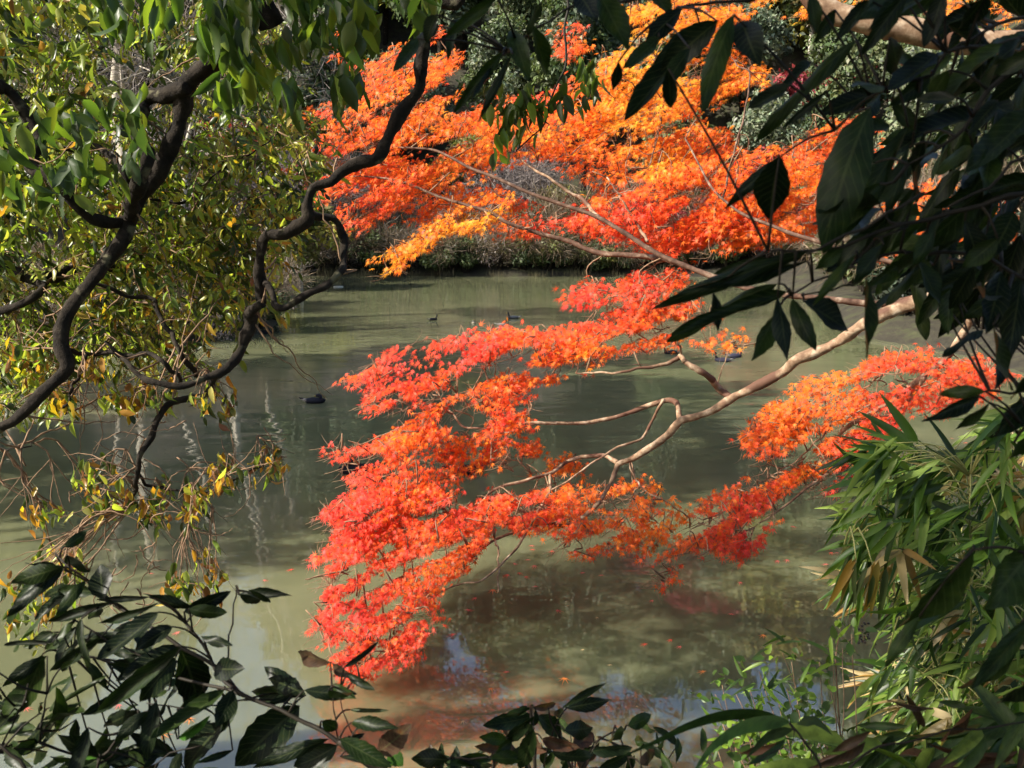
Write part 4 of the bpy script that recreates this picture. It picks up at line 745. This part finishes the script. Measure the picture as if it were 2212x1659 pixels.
leafset(mb, 6, [(900, 20, -20, 300, 130), (880, 80, 110, 250, 90), (700, 220, -20, 460, 120), (760, 270, 40, 600, 110), (860, 330, 1100, 480, 210), (690, 400, 530, 715, 130), (700, 300, 770, 660, 130), (790, 310, 885, 600, 120), (1240, 170, 1210, 660, 100), (300, 270, 330, 520, 90), (1180, 40, 940, 310, 80), (1560, 80, 1690, 340, 150), (1900, 120, 1750, 390, 140),
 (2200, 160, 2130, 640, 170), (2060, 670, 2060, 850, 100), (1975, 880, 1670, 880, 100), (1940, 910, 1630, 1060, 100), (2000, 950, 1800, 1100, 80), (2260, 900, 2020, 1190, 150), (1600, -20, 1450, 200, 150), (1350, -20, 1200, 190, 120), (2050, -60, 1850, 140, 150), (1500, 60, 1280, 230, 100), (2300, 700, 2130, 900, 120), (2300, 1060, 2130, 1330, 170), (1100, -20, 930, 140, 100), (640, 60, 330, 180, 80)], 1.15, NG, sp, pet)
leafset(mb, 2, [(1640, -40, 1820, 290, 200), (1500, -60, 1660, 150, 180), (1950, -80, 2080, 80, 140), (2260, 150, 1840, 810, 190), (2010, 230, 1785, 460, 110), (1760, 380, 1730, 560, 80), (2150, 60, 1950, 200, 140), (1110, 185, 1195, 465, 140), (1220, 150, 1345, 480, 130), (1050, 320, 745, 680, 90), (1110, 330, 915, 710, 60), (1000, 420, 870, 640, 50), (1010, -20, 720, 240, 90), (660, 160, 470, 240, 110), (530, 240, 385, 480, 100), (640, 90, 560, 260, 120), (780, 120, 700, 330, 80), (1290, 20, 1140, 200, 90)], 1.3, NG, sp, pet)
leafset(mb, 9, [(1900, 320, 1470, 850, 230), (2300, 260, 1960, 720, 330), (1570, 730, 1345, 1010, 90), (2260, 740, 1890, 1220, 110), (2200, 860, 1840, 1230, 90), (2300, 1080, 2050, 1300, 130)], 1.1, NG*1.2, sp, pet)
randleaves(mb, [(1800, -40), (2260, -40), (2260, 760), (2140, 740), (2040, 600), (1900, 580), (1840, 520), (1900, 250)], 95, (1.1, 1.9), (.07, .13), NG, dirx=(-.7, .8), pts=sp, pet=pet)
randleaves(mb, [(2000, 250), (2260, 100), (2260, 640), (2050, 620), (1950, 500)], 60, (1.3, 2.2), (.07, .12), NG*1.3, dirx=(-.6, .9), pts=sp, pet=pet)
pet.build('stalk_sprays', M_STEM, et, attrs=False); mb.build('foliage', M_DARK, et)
mb = MB(); VG = np.array([(.08, .12, .02), (.05, .08, .015), (.14, .19, .03), (.04, .05, .015)])   # small leaved twig hanging in the middle
for cx, cy, k in [(1060, 225, 12), (1090, 255, 16), (1120, 280, 14), (1160, 245, 14), (1190, 225, 12), (1080, 330, 6), (1265, 150, 12), (1285, 185, 14), (1270, 215, 8), (1115, 240, 10), (1140, 225, 10)]:
    x = rng.normal(cx, 14, k); y = rng.normal(cy, 17, k); foliage(mb, x, y, 3.4+rng.normal(0, .06, k), rng.uniform(.05, .085, k), VG, None, hang=1.2, spread=.5)
mb.build('hanging_leaves', M_YGREEN, et)
# pale thick limb crossing the top right corner, part of a big tree standing on the right bank
pl = empty('smooth_bark_tree', (5.6, 3.6, 1.6), 'big smooth barked tree, its thick pale brown limb crossing the top corner behind dark leaves', 'tree')
mb = MB(); P, R = D([(1560, -190), (1700, -60), (1775, 8), (1856, 36), (1944, 62), (2049, 82), (2137, 98), (2230, 100), (2400, 110)], (4.9, 4.6), (20, 26, 27, 27, 30)); tube(mb, np.vstack([P, [[4.6, 3.9, 5.1]]]), np.concatenate([R, [.1]]), 14, step=.035, knob=.16, wob=.012); mb.build('limb', M_BARKM, pl, attrs=False)
mb = MB(); tube(mb, [(5.6, 3.6, .8), (5.4, 3.7, 3), (5.0, 3.8, 4.6), (4.6, 3.9, 5.1), (4.4, 4.1, 7)], [.28, .22, .17, .14, .07], 14, step=.09, knob=.15); mb.build('trunk', M_BARKM, pl, attrs=False)
# ================================================================ dark shrub across the lower left corner
s1 = empty('evergreen_shrub', (.1, 1.5, 1.2), 'dark toothed leaf shrub in shade, filling the lower left corner above bright water', 'shrub')
B7 = lambda p: RG(7, p)
sp = stems(s1, [(B7([(2500, 1800), (2212, 1620), (2050, 1480), (1820, 1340), (1500, 1220), (1370, 1120), (1300, 980), (1180, 820), (1060, 690), (980, 630), (920, 610)]), (1.5, 1.7), (6, 5, 4, 3, 2)), (B7([(1480, 1210), (1330, 1040), (1130, 920), (900, 780), (700, 640), (530, 510), (400, 400), (340, 340)]), (1.6, 1.75), (5, 4, 3, 2)),
 (B7([(1500, 1215), (1330, 1160), (1100, 1100), (750, 1020), (570, 985), (400, 950), (250, 890)]), (1.6, 1.8), (4, 3, 2)), (B7([(1100, 1010), (850, 960), (620, 850), (460, 750)]), 1.7, (2.5, 2)), (B7([(590, 1750), (600, 1640), (700, 1500), (800, 1400), (850, 1370)]), 1.55, (3, 2)),
 (B7([(1500, 1240), (1230, 1285), (1030, 1280), (900, 1260)]), 1.6, (2, 1.2)), (B7([(1400, 1010), (1405, 900), (1430, 720), (1450, 600), (1450, 540)]), 1.65, (2, 1.5)), (B7([(-20, 1560), (50, 1450), (120, 1300)]), 1.6, (2, 2)), (B7([(240, 1500), (270, 1300), (290, 1200)]), 1.6, (2, 1.5)), (B7([(920, 1750), (1000, 1590), (1240, 1520)]), 1.5, (2, 1.5)),
 (B7([(2080, 1500), (2050, 1300), (2040, 1200)]), 1.55, (1.6, 1.2)), (B7([(2180, 1480), (2100, 1300), (2090, 1180)]), 1.55, (1.6, 1.2)), (B7([(-30, 1500), (150, 1650), (200, 1800)]), 1.5, (4, 4)), (B7([(2080, 1490), (2300, 1640), (2500, 1760)]), 1.5, (7, 8))], None, None,
 extra=[([at(885, 1700, 1.5), (-.1, 1.3, 2.2), (.05, 1.45, 1.1)], [.008, .012, .016]), ([at(208, 1700, 1.55), (-.7, 1.4, 2.3), (-.3, 1.6, 1.0)], [.004, .008, .012])])
mb = MB(); pet = MB()
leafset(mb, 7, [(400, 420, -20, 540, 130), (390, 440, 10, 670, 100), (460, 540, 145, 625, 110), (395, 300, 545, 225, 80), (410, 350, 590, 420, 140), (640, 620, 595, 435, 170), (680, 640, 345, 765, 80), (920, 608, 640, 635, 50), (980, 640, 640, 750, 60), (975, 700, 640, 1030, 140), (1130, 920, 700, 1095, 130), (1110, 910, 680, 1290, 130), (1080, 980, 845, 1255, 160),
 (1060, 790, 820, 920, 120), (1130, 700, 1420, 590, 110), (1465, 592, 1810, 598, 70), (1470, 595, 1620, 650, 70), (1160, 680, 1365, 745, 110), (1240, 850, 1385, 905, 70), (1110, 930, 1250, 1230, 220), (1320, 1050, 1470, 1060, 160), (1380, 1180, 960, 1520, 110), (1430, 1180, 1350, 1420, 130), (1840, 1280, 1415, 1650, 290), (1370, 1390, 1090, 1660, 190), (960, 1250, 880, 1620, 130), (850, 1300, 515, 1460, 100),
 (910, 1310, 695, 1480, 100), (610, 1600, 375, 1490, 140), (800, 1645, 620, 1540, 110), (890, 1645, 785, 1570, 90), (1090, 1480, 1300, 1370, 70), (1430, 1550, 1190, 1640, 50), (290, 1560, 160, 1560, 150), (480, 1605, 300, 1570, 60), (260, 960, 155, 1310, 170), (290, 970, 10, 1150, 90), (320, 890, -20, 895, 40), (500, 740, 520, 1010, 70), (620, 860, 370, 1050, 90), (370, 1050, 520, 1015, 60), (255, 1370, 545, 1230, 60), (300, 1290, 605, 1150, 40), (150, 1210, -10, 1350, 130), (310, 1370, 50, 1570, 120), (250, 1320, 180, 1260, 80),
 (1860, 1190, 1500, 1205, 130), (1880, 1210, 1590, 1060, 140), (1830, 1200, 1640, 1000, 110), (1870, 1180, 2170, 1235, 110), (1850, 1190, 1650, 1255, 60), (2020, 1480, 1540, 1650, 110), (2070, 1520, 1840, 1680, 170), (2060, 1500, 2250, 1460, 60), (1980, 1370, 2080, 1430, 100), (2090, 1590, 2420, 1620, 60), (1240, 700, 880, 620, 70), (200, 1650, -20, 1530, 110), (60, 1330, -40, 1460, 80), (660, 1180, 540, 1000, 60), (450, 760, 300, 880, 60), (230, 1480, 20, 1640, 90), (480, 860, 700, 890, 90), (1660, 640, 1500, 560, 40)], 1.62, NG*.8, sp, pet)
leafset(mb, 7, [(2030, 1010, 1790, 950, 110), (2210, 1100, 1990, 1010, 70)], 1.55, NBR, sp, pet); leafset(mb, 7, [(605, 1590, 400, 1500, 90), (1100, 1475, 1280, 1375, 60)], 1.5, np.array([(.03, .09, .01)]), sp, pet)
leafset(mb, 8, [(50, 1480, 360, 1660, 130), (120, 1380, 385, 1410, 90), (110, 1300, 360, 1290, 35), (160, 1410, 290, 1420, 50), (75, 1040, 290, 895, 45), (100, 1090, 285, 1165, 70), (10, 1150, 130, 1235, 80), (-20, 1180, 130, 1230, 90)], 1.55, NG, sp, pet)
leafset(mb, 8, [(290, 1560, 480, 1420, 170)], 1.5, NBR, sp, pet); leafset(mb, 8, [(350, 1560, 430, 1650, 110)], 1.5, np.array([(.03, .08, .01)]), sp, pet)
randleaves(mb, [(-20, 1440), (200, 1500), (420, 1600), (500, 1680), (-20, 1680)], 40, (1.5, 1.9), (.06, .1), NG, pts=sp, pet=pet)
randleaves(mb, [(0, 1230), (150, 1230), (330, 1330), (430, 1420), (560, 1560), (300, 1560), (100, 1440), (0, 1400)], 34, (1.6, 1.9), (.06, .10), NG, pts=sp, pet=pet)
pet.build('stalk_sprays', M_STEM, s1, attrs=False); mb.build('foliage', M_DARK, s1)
# ================================================================ low leafy shrub at the bottom middle
s2 = empty('low_shrub', (.35, 1.9, 1.0), 'low dark leafed shrub with brownish undersides, along the bottom middle edge', 'shrub')
B8 = lambda p: RG(8, p)
sp = stems(s2, [(B8([(1260, 1900), (1250, 1650), (1240, 1450), (1220, 1280)]), 1.8, (3, 2.5)), (B8([(1500, 1900), (1450, 1600), (1350, 1380), (1330, 1290)]), 1.8, (3, 2)), (B8([(1300, 1650), (1370, 1400), (1440, 1290)]), 1.8, (2, 1.5)), (B8([(1000, 1900), (985, 1640), (1010, 1560), (1100, 1500)]), 1.8, (3, 2)), (B8([(500, 1800), (700, 1610), (900, 1600), (1200, 1600)]), 1.8, (2, 2)),
 (B8([(1500, 1750), (1620, 1500), (1800, 1420)]), 1.8, (2, 2)), (B8([(1900, 1800), (1780, 1500), (1740, 1400)]), 1.8, (2, 1.5))], None, None, extra=[([at(1160, 1720, 1.8), (.2, 1.8, 1.6), (.35, 1.9, .9)], [.006, .01, .014]), ([at(1230, 1720, 1.8), (.3, 1.85, 1.6), (.35, 1.9, .9)], [.006, .01, .014]), ([at(1390, 1720, 1.8), (.4, 1.85, 1.6), (.35, 1.9, .9)], [.006, .01, .014])])
mb = MB(); pet = MB()
leafset(mb, 8, [(1240, 1340, 920, 1430, 120), (1230, 1290, 1055, 1345, 50), (1230, 1290, 1395, 1270, 60), (1240, 1340, 1075, 1490, 90), (1260, 1340, 1430, 1470, 120), (1220, 1390, 1150, 1470, 90), (1420, 1290, 1680, 1135, 50), (1440, 1290, 1715, 1245, 90), (1370, 1340, 1490, 1300, 60), (1240, 1420, 1200, 1650, 120), (1070, 1480, 885, 1485, 90), (1110, 1480, 1000, 1580, 90), (1430, 1430, 1650, 1420, 120), (1600, 1440, 1480, 1560, 120),
 (1720, 1490, 1740, 1380, 110), (1820, 1400, 1990, 1360, 110), (1600, 1560, 1840, 1490, 110), (720, 1610, 485, 1590, 140), (710, 1640, 980, 1590, 80), (970, 1600, 1190, 1600, 90), (1290, 1480, 1510, 1550, 100), (1350, 1560, 1570, 1650, 110), (1000, 1640, 800, 1660, 70), (1640, 1660, 1850, 1580, 100), (1900, 1640, 2050, 1540, 90), (1200, 1280, 1130, 1340, 60), (1250, 1300, 1230, 1430, 60)], 1.8, np.vstack([NG*1.4, NG*1.8, NG, NG, NBR]), sp, pet)
randleaves(mb, [(900, 1659), (990, 1625), (1100, 1590), (1260, 1560), (1420, 1570), (1560, 1620), (1560, 1700), (900, 1700)], 55, (1.8, 2.3), (.05, .085), np.vstack([NG*1.3, NBR]), dirx=(-.2, -.2), spread=.8, pts=sp, pet=pet)
pet.build('stalk_sprays', M_STEM, s2, attrs=False); mb.build('foliage', M_DARK, s2)
# ================================================================ broad leaved bamboo grass with two long blades, lower right of centre
T_B = [t_lance(8, .12, .18, .5, 0, .45, .02), t_lance(8, .12, .35, .4, 0, .45, -.05), t_lance(8, .12, .1, .5, 0, .5, .06)]
BG = np.array([(.05, .11, .015), (.11, .20, .025), (.03, .06, .012), (.22, .31, .06)]); BDK = np.array([(.03, .055, .018), (.045, .075, .022)]); BDRY = np.array([(.40, .30, .12), (.45, .36, .2), (.30, .18, .05)])
s3 = empty('broad_bamboo_grass', (.9, 1.7, 1.0), 'bamboo grass with two long arching green blades in the near shade, lower right of centre', 'plant')
sp = stems(s3, [(B7([(0, 0)])+np.array([[1705, 1565]])-B7([(0, 0)])*0 if False else np.array([(1705, 1562), (1745, 1610), (1780, 1680), (1800, 1760)]), 1.3, (2.5, 3)), (np.array([(1705, 1562), (1715, 1600), (1640, 1640)]), 1.3, (1.5, 1)), (np.array([(2212, 1560), (2000, 1590), (1850, 1640), (1800, 1720)]), 1.4, (2, 3))], None, None, extra=[([at(1800, 1750, 1.3), (.7, 1.5, 2.0), (.9, 1.7, .9)], [.004, .006, .008])])
mb = MB()
def blade(mb, pts, d, wpx, col, tilt=.3):
    P, R = D(pts, d, 1); p, r = smooth_path(P, R, .012); m = len(p); T = nrm(np.gradient(p, axis=0)); sd = nrm(np.cross(T, -FWD)); t = np.linspace(0, 1, m)
    w_ = wpx*np.mean(d)/F*.5*np.minimum(1, (t/.25)**.6)*np.minimum(1, ((1-t)/.6)**.8); nn = nrm(np.cross(sd, T)); tl = np.cos(tilt)*sd+np.sin(tilt)*nn
    V = np.stack([p-w_[:, None]*tl+nn*(w_*.25)[:, None], p, p+w_[:, None]*tl+nn*(w_*.25)[:, None]], 1).reshape(-1, 3); i = np.arange(m-1)*3
    Q = np.concatenate([np.stack([i, i+1, i+4, i+3], 1), np.stack([i+1, i+2, i+5, i+4], 1)]); mb.add(V, [Q], np.tile(col, (len(V), 1)), np.stack([np.repeat(t*2.5, 3), np.tile([-1, 0, 1], m)*3.0], 1))
blade(mb, [(1705, 1562), (1640, 1543), (1560, 1545), (1480, 1570), (1420, 1600), (1330, 1640)], (1.3, 1.15), 30, (.035, .07, .02))
blade(mb, [(1705, 1562), (1650, 1560), (1600, 1570), (1540, 1610), (1490, 1680)], (1.3, 1.1), 50, (.09, .17, .06))
for b_, w_ in [(((1715, 1575), (1660, 1590), (1610, 1640)), 30), (((1720, 1565), (1760, 1555), (1800, 1590)), 22)]: blade(mb, b_, 1.35, w_, (.03, .05, .02))
leafset(mb, 9, [(750, 1480, 480, 1660, 70), (700, 1500, 450, 1560, 60), (1270, 1430, 1050, 1560, 70), (1600, 1410, 1460, 1190, 60), (1680, 1250, 1890, 1280, 60), (1660, 1290, 1390, 1268, 25), (1500, 1400, 1200, 1410, 60), (1900, 1290, 1690, 1450, 80)], 1.4, np.vstack([BDK, NBR]), None, None)
randleaves(mb, [(1740, 1640), (1900, 1580), (2080, 1560), (2260, 1520), (2260, 1700), (1740, 1700)], 75, (1.4, 2.2), (.09, .16), np.vstack([BDK, BDK, NBR*1.2, BG*.6]), wr=.2, dirx=(-.8, .5), spread=.45, tms=[t_lance(8, .5, .25, .4, 0, .5), t_lance(8, .5, .1, .4, 0, .55, .08)])
mb.build('foliage', M_DARK, s3)
# ================================================================ bamboo thicket on the bank
bm = empty('bamboo_thicket', (3.2, 3.6, .4), 'thicket of narrow leaved green bamboo with dry leaves, right of the water', 'bamboo')
POLYB = [(1850, 1010), (1890, 960), (1960, 950), (2040, 985), (2090, 1000), (2140, 900), (2260, 880), (2260, 1700), (1990, 1700), (1940, 1560), (1900, 1440), (1990, 1400), (1960, 1300), (1870, 1290), (1830, 1220), (1860, 1130)]
mb = MB(); dry = MB(); cu = MB(); roots_ = []
x, y = pick(POLYB, 400); od = np.argsort(-y)
for k in range(20):
    bx = rng.uniform(2.0, 4.6); by = rng.uniform(3.2, 5.0); bz = float(height(np.array([bx]), np.array([by]))[0]); tx, ty = pick(POLYB, 1); tp = at(tx[0]-30, ty[0]-20, rng.uniform(3.0, 4.6)); b0 = np.array([bx, by, bz-.1])
    if tp[2] < bz+.3: continue
    p, r = smooth_path([b0, b0*.55+tp*.45+[.15, .1, .35], tp], [.007, .006, .002], .05); roots_.append(p); tube(cu, [b0, b0*.55+tp*.45+[.15, .1, .35], tp], [.008, .006, .002], 6, step=.08, knob=.1)
RP = np.vstack(roots_)
for i in range(len(x)):
    dd = rng.uniform(3.0, 4.7); c = at(x[i], y[i], dd); k = rng.integers(4, 8); s = near_limb(c, RP)
    tube(cu, [s, (s+c)/2+[0, 0, .05], c], [.003, .0025, .0015], 4, step=.08)
    base_dir = nrm(-RT*rng.uniform(.2, 1.0)-np.array([0, 0, 1])*rng.uniform(.2, .9)+rng.normal(0, .25, 3)); A = nrm(base_dir+jit(k, .34)); N = nrm(jit(k, .5)+[-.3, -.4, .8]); L = rng.uniform(.12, .23, k)
    isdry = rng.random() < (.16 if y[i] > 1250 else .04)
    pal = BDRY if isdry else BG; col = pal[rng.integers(len(pal), size=k)]*rng.uniform(.7, 1.2, (k, 1)); tm = T_B[rng.integers(3)]
    (dry if isdry else mb).add(*scatter(tm, c+jit(k, .012), A, N, L, col, W=L*rng.uniform(.85, 1.3, k)))
for cx, cy, n_, dr in [(1885, 1265, 9, (-.1, -1)), (1850, 1260, 5, (-.25, -1))]:
    c = at(cx, cy-45, 3.0); A = nrm(np.array([dr[0], 0, dr[1]])+jit(n_, .12)); L = rng.uniform(.12, .22, n_); col = np.array([(.30, .18, .03), (.05, .07, .02), (.16, .12, .02)])[rng.integers(3, size=n_)]
    dry.add(*scatter(T_B[0], c+jit(n_, .015), A, jit(n_, .4)+[-.2, -1, .1], L, col, W=L*1.0)); s = near_limb(c, RP); tube(cu, [s, (s+c)/2+[0, 0, .12], c], [.004, .003, .002], 5, step=.05)
x, y = pick([(1840, 1120), (1960, 1000), (2230, 980), (2230, 1640), (2020, 1600), (1950, 1330)], 260); n_ = len(x)   # looser leaves behind and below
L = rng.uniform(.08, .16, n_); mb.add(*scatter(T_B[1], at(x, y, rng.uniform(4.0, 5.4, n_)), nrm(jit(n_, .6)+[-.5, 0, -.5]), jit(n_, .6)+[-.2, -.3, .7], L, BG[rng.integers(4, size=n_)]*.9, W=L*1.1))
cu.build('culms', M_CULM, bm, attrs=False); mb.build('foliage', M_BAMBOO, bm); dry.build('dry_leaves', M_BAMBOO, bm)
# low bright bank shrub in front of the maple's reflection
s4 = empty('bright_bank_shrub', (1.5, 3.0, .6), 'small bright green round leafed shrub with dark berries, before the orange reflection', 'shrub')
T_O = [t_lance(5, .6, .1, .3, 0, .6), t_lance(5, .55, -.1, .3, 0, .65)]
SG = np.array([(.11, .20, .025), (.06, .12, .02), (.18, .28, .03), (.05, .09, .015)]); mb = MB(); cu = MB()
base = np.array([1.5, 3.0, .4]); cps = [(1560, 1560), (1620, 1600), (1690, 1610), (1750, 1610), (1560, 1480), (1590, 1500), (1620, 1490), (1545, 1500), (1640, 1450), (1680, 1510), (1720, 1530), (1660, 1540), (1700, 1490), (1740, 1500), (1790, 1470), (1800, 1440), (1770, 1430), (1600, 1540), (1640, 1580), (1700, 1580), (1760, 1560), (1580, 1590), (1650, 1630), (1720, 1640), (1800, 1600), (1850, 1620), (1900, 1640), (1690, 1410), (1710, 1430), (1600, 1640), (1820, 1400), (1840, 1370), (1780, 1540), (1550, 1620)]
for i, (cx, cy) in enumerate(cps):
    d0 = rng.uniform(2.9, 3.5); c = at(cx, cy, d0); k = rng.integers(6, 12); tube(cu, [base+rng.normal(0, .12, 3)*[1, 1, 0], (base+c)/2+rng.normal(0, .06, 3), c], [.005, .0035, .0015], 5, step=.06, wob=.006)
    slim = i % 3 == 0; A = nrm(jit(k, .8)+[-.3, 0, .2]); L = rng.uniform(.028, .05, k)*(2.2 if slim else 1); col = SG[rng.integers(4, size=k)]*rng.uniform(.7, 1.1, (k, 1))
    mb.add(*scatter(T_B[0] if slim else T_O[i % 2], c+jit(k, .035), A, jit(k, .5)+[-.2, -.4, .8], L, col, W=L*(1.2 if slim else 1)))
x, y = pick([(1560, 1560), (1900, 1560), (2000, 1659), (1540, 1690)], 200); n_ = len(x); L = rng.uniform(.03, .06, n_); mb.add(*scatter(T_O[0], at(x, y, rng.uniform(3.0, 3.8, n_)), jit(n_, 1), jit(n_, .5)+[0, -.3, .8], L, SG[rng.integers(4, size=n_)]*.8))
bp = at(1862, 1372, 3.2); tube(cu, [base, (base+bp)/2+[-.1, 0, .1], at(1805, 1420, 3.2), at(1830, 1385, 3.2), bp], [.005, .004, .003, .002, .001], 5, step=.05)
be = MB()
for k in range(26): q = bp+rng.normal(0, .018, 3); tube(be, [q, q+[0, 0, .006]], [.005, .004], 5, step=.003)
M_BERRY, t, n, l, p, out = newmat('dark_berry'); p.inputs['Base Color'].default_value = (.02, .015, .012, 1); p.inputs['Roughness'].default_value = .35
cu.build('stems', M_BARKT, s4, attrs=False); mb.build('foliage', M_BAMBOO, s4); be.build('berry_sprays', M_BERRY, s4, attrs=False)
# ================================================================ fallen leaves floating on the pond
FL = [(840, 1290, 0), (1193, 1193, 1), (1010, 1322, 0), (1203, 1322, 0), (1220, 1470, 2), (1395, 1395, 1), (1450, 1385, 1), (1375, 1527, 3), (1310, 1525, 3), (1135, 1248, 1), (1110, 1220, 0), (1155, 1225, 0), (1120, 1240, 1), (1260, 1240, 0), (1300, 1245, 0), (1065, 1278, 2), (1097, 1245, 1), (1157, 1270, 0), (1140, 1212, 0), (1148, 1182, 0), (1150, 1190, 1), (1028, 1295, 0),
 (1700, 1212, 0), (1680, 1214, 0), (1790, 1186, 1), (1785, 1222, 0), (1808, 1195, 0), (1712, 1140, 0), (1795, 1196, 1), (2088, 958, 1), (2055, 948, 0), (2030, 965, 0), (1095, 1455, 0), (1060, 1490, 2), (1000, 1560, 3), (925, 1560, 3), (258, 1526, 0), (410, 1556, 2), (290, 1460, 0), (385, 1370, 0), (630, 1234, 1), (570, 1256, 0), (325, 1241, 0), (350, 1590, 2), (56, 1534, 0), (290, 1555, 1), (1260, 1405, 3), (1050, 1452, 3), (1318, 1439, 3), (1290, 1335, 3), (1226, 1310, 3), (1580, 1330, 0), (1650, 1375, 2), (1470, 1400, 0), (930, 1640, 1), (885, 1700, 1), (1600, 1260, 0), (1410, 1300, 0), (980, 1375, 0), (1520, 1455, 2)]
M_FALL = leafmat('fallen_leaf', .15, .5, .4, (1.1, 1.2, 1)); FC = [((.62, .13, .10), 'small faded pink red maple leaf floating flat on the pond', 'faded red leaves floating on the pond'), ((.62, .08, .04), 'fresh red maple leaf floating on the pond', 'fresh red leaves floating on the pond'), ((.75, .24, .05), 'orange maple leaf floating on the pond', 'orange leaves floating on the pond'), ((.60, .45, .22), 'pale yellowish maple leaf floating on the pond', 'pale yellow leaves floating on the pond')]
pr4 = [None]*4
for x, y, k in FL:
    q = on_water(x, y)
    if pr4[k] is None:
        V, fs, c_, u_ = scatter(T_M, np.zeros((1, 3)), np.array([[1., 0, 0]]), np.array([[0, 0, 1.]]), np.array([.05]), np.array([FC[k][0]])); V = V+[0, 0, .013]
        o = mesh('fallen_leaf', V, fs, M_FALL, None, c_); tag(o, FC[k][1], 'leaf', FC[k][2]); pr4[k] = o
    else: o = pr4[k].copy(); C.objects.link(o)
    s_ = rng.uniform(.9, 1.5)*(.55 if k == 3 else 1); o.location = (q[0], q[1], 0); o.rotation_euler = (0, 0, rng.uniform(0, 6.28)); o.scale = (s_, s_, s_)

# unseen crown on the near evergreen, added to block sun and sky overhead
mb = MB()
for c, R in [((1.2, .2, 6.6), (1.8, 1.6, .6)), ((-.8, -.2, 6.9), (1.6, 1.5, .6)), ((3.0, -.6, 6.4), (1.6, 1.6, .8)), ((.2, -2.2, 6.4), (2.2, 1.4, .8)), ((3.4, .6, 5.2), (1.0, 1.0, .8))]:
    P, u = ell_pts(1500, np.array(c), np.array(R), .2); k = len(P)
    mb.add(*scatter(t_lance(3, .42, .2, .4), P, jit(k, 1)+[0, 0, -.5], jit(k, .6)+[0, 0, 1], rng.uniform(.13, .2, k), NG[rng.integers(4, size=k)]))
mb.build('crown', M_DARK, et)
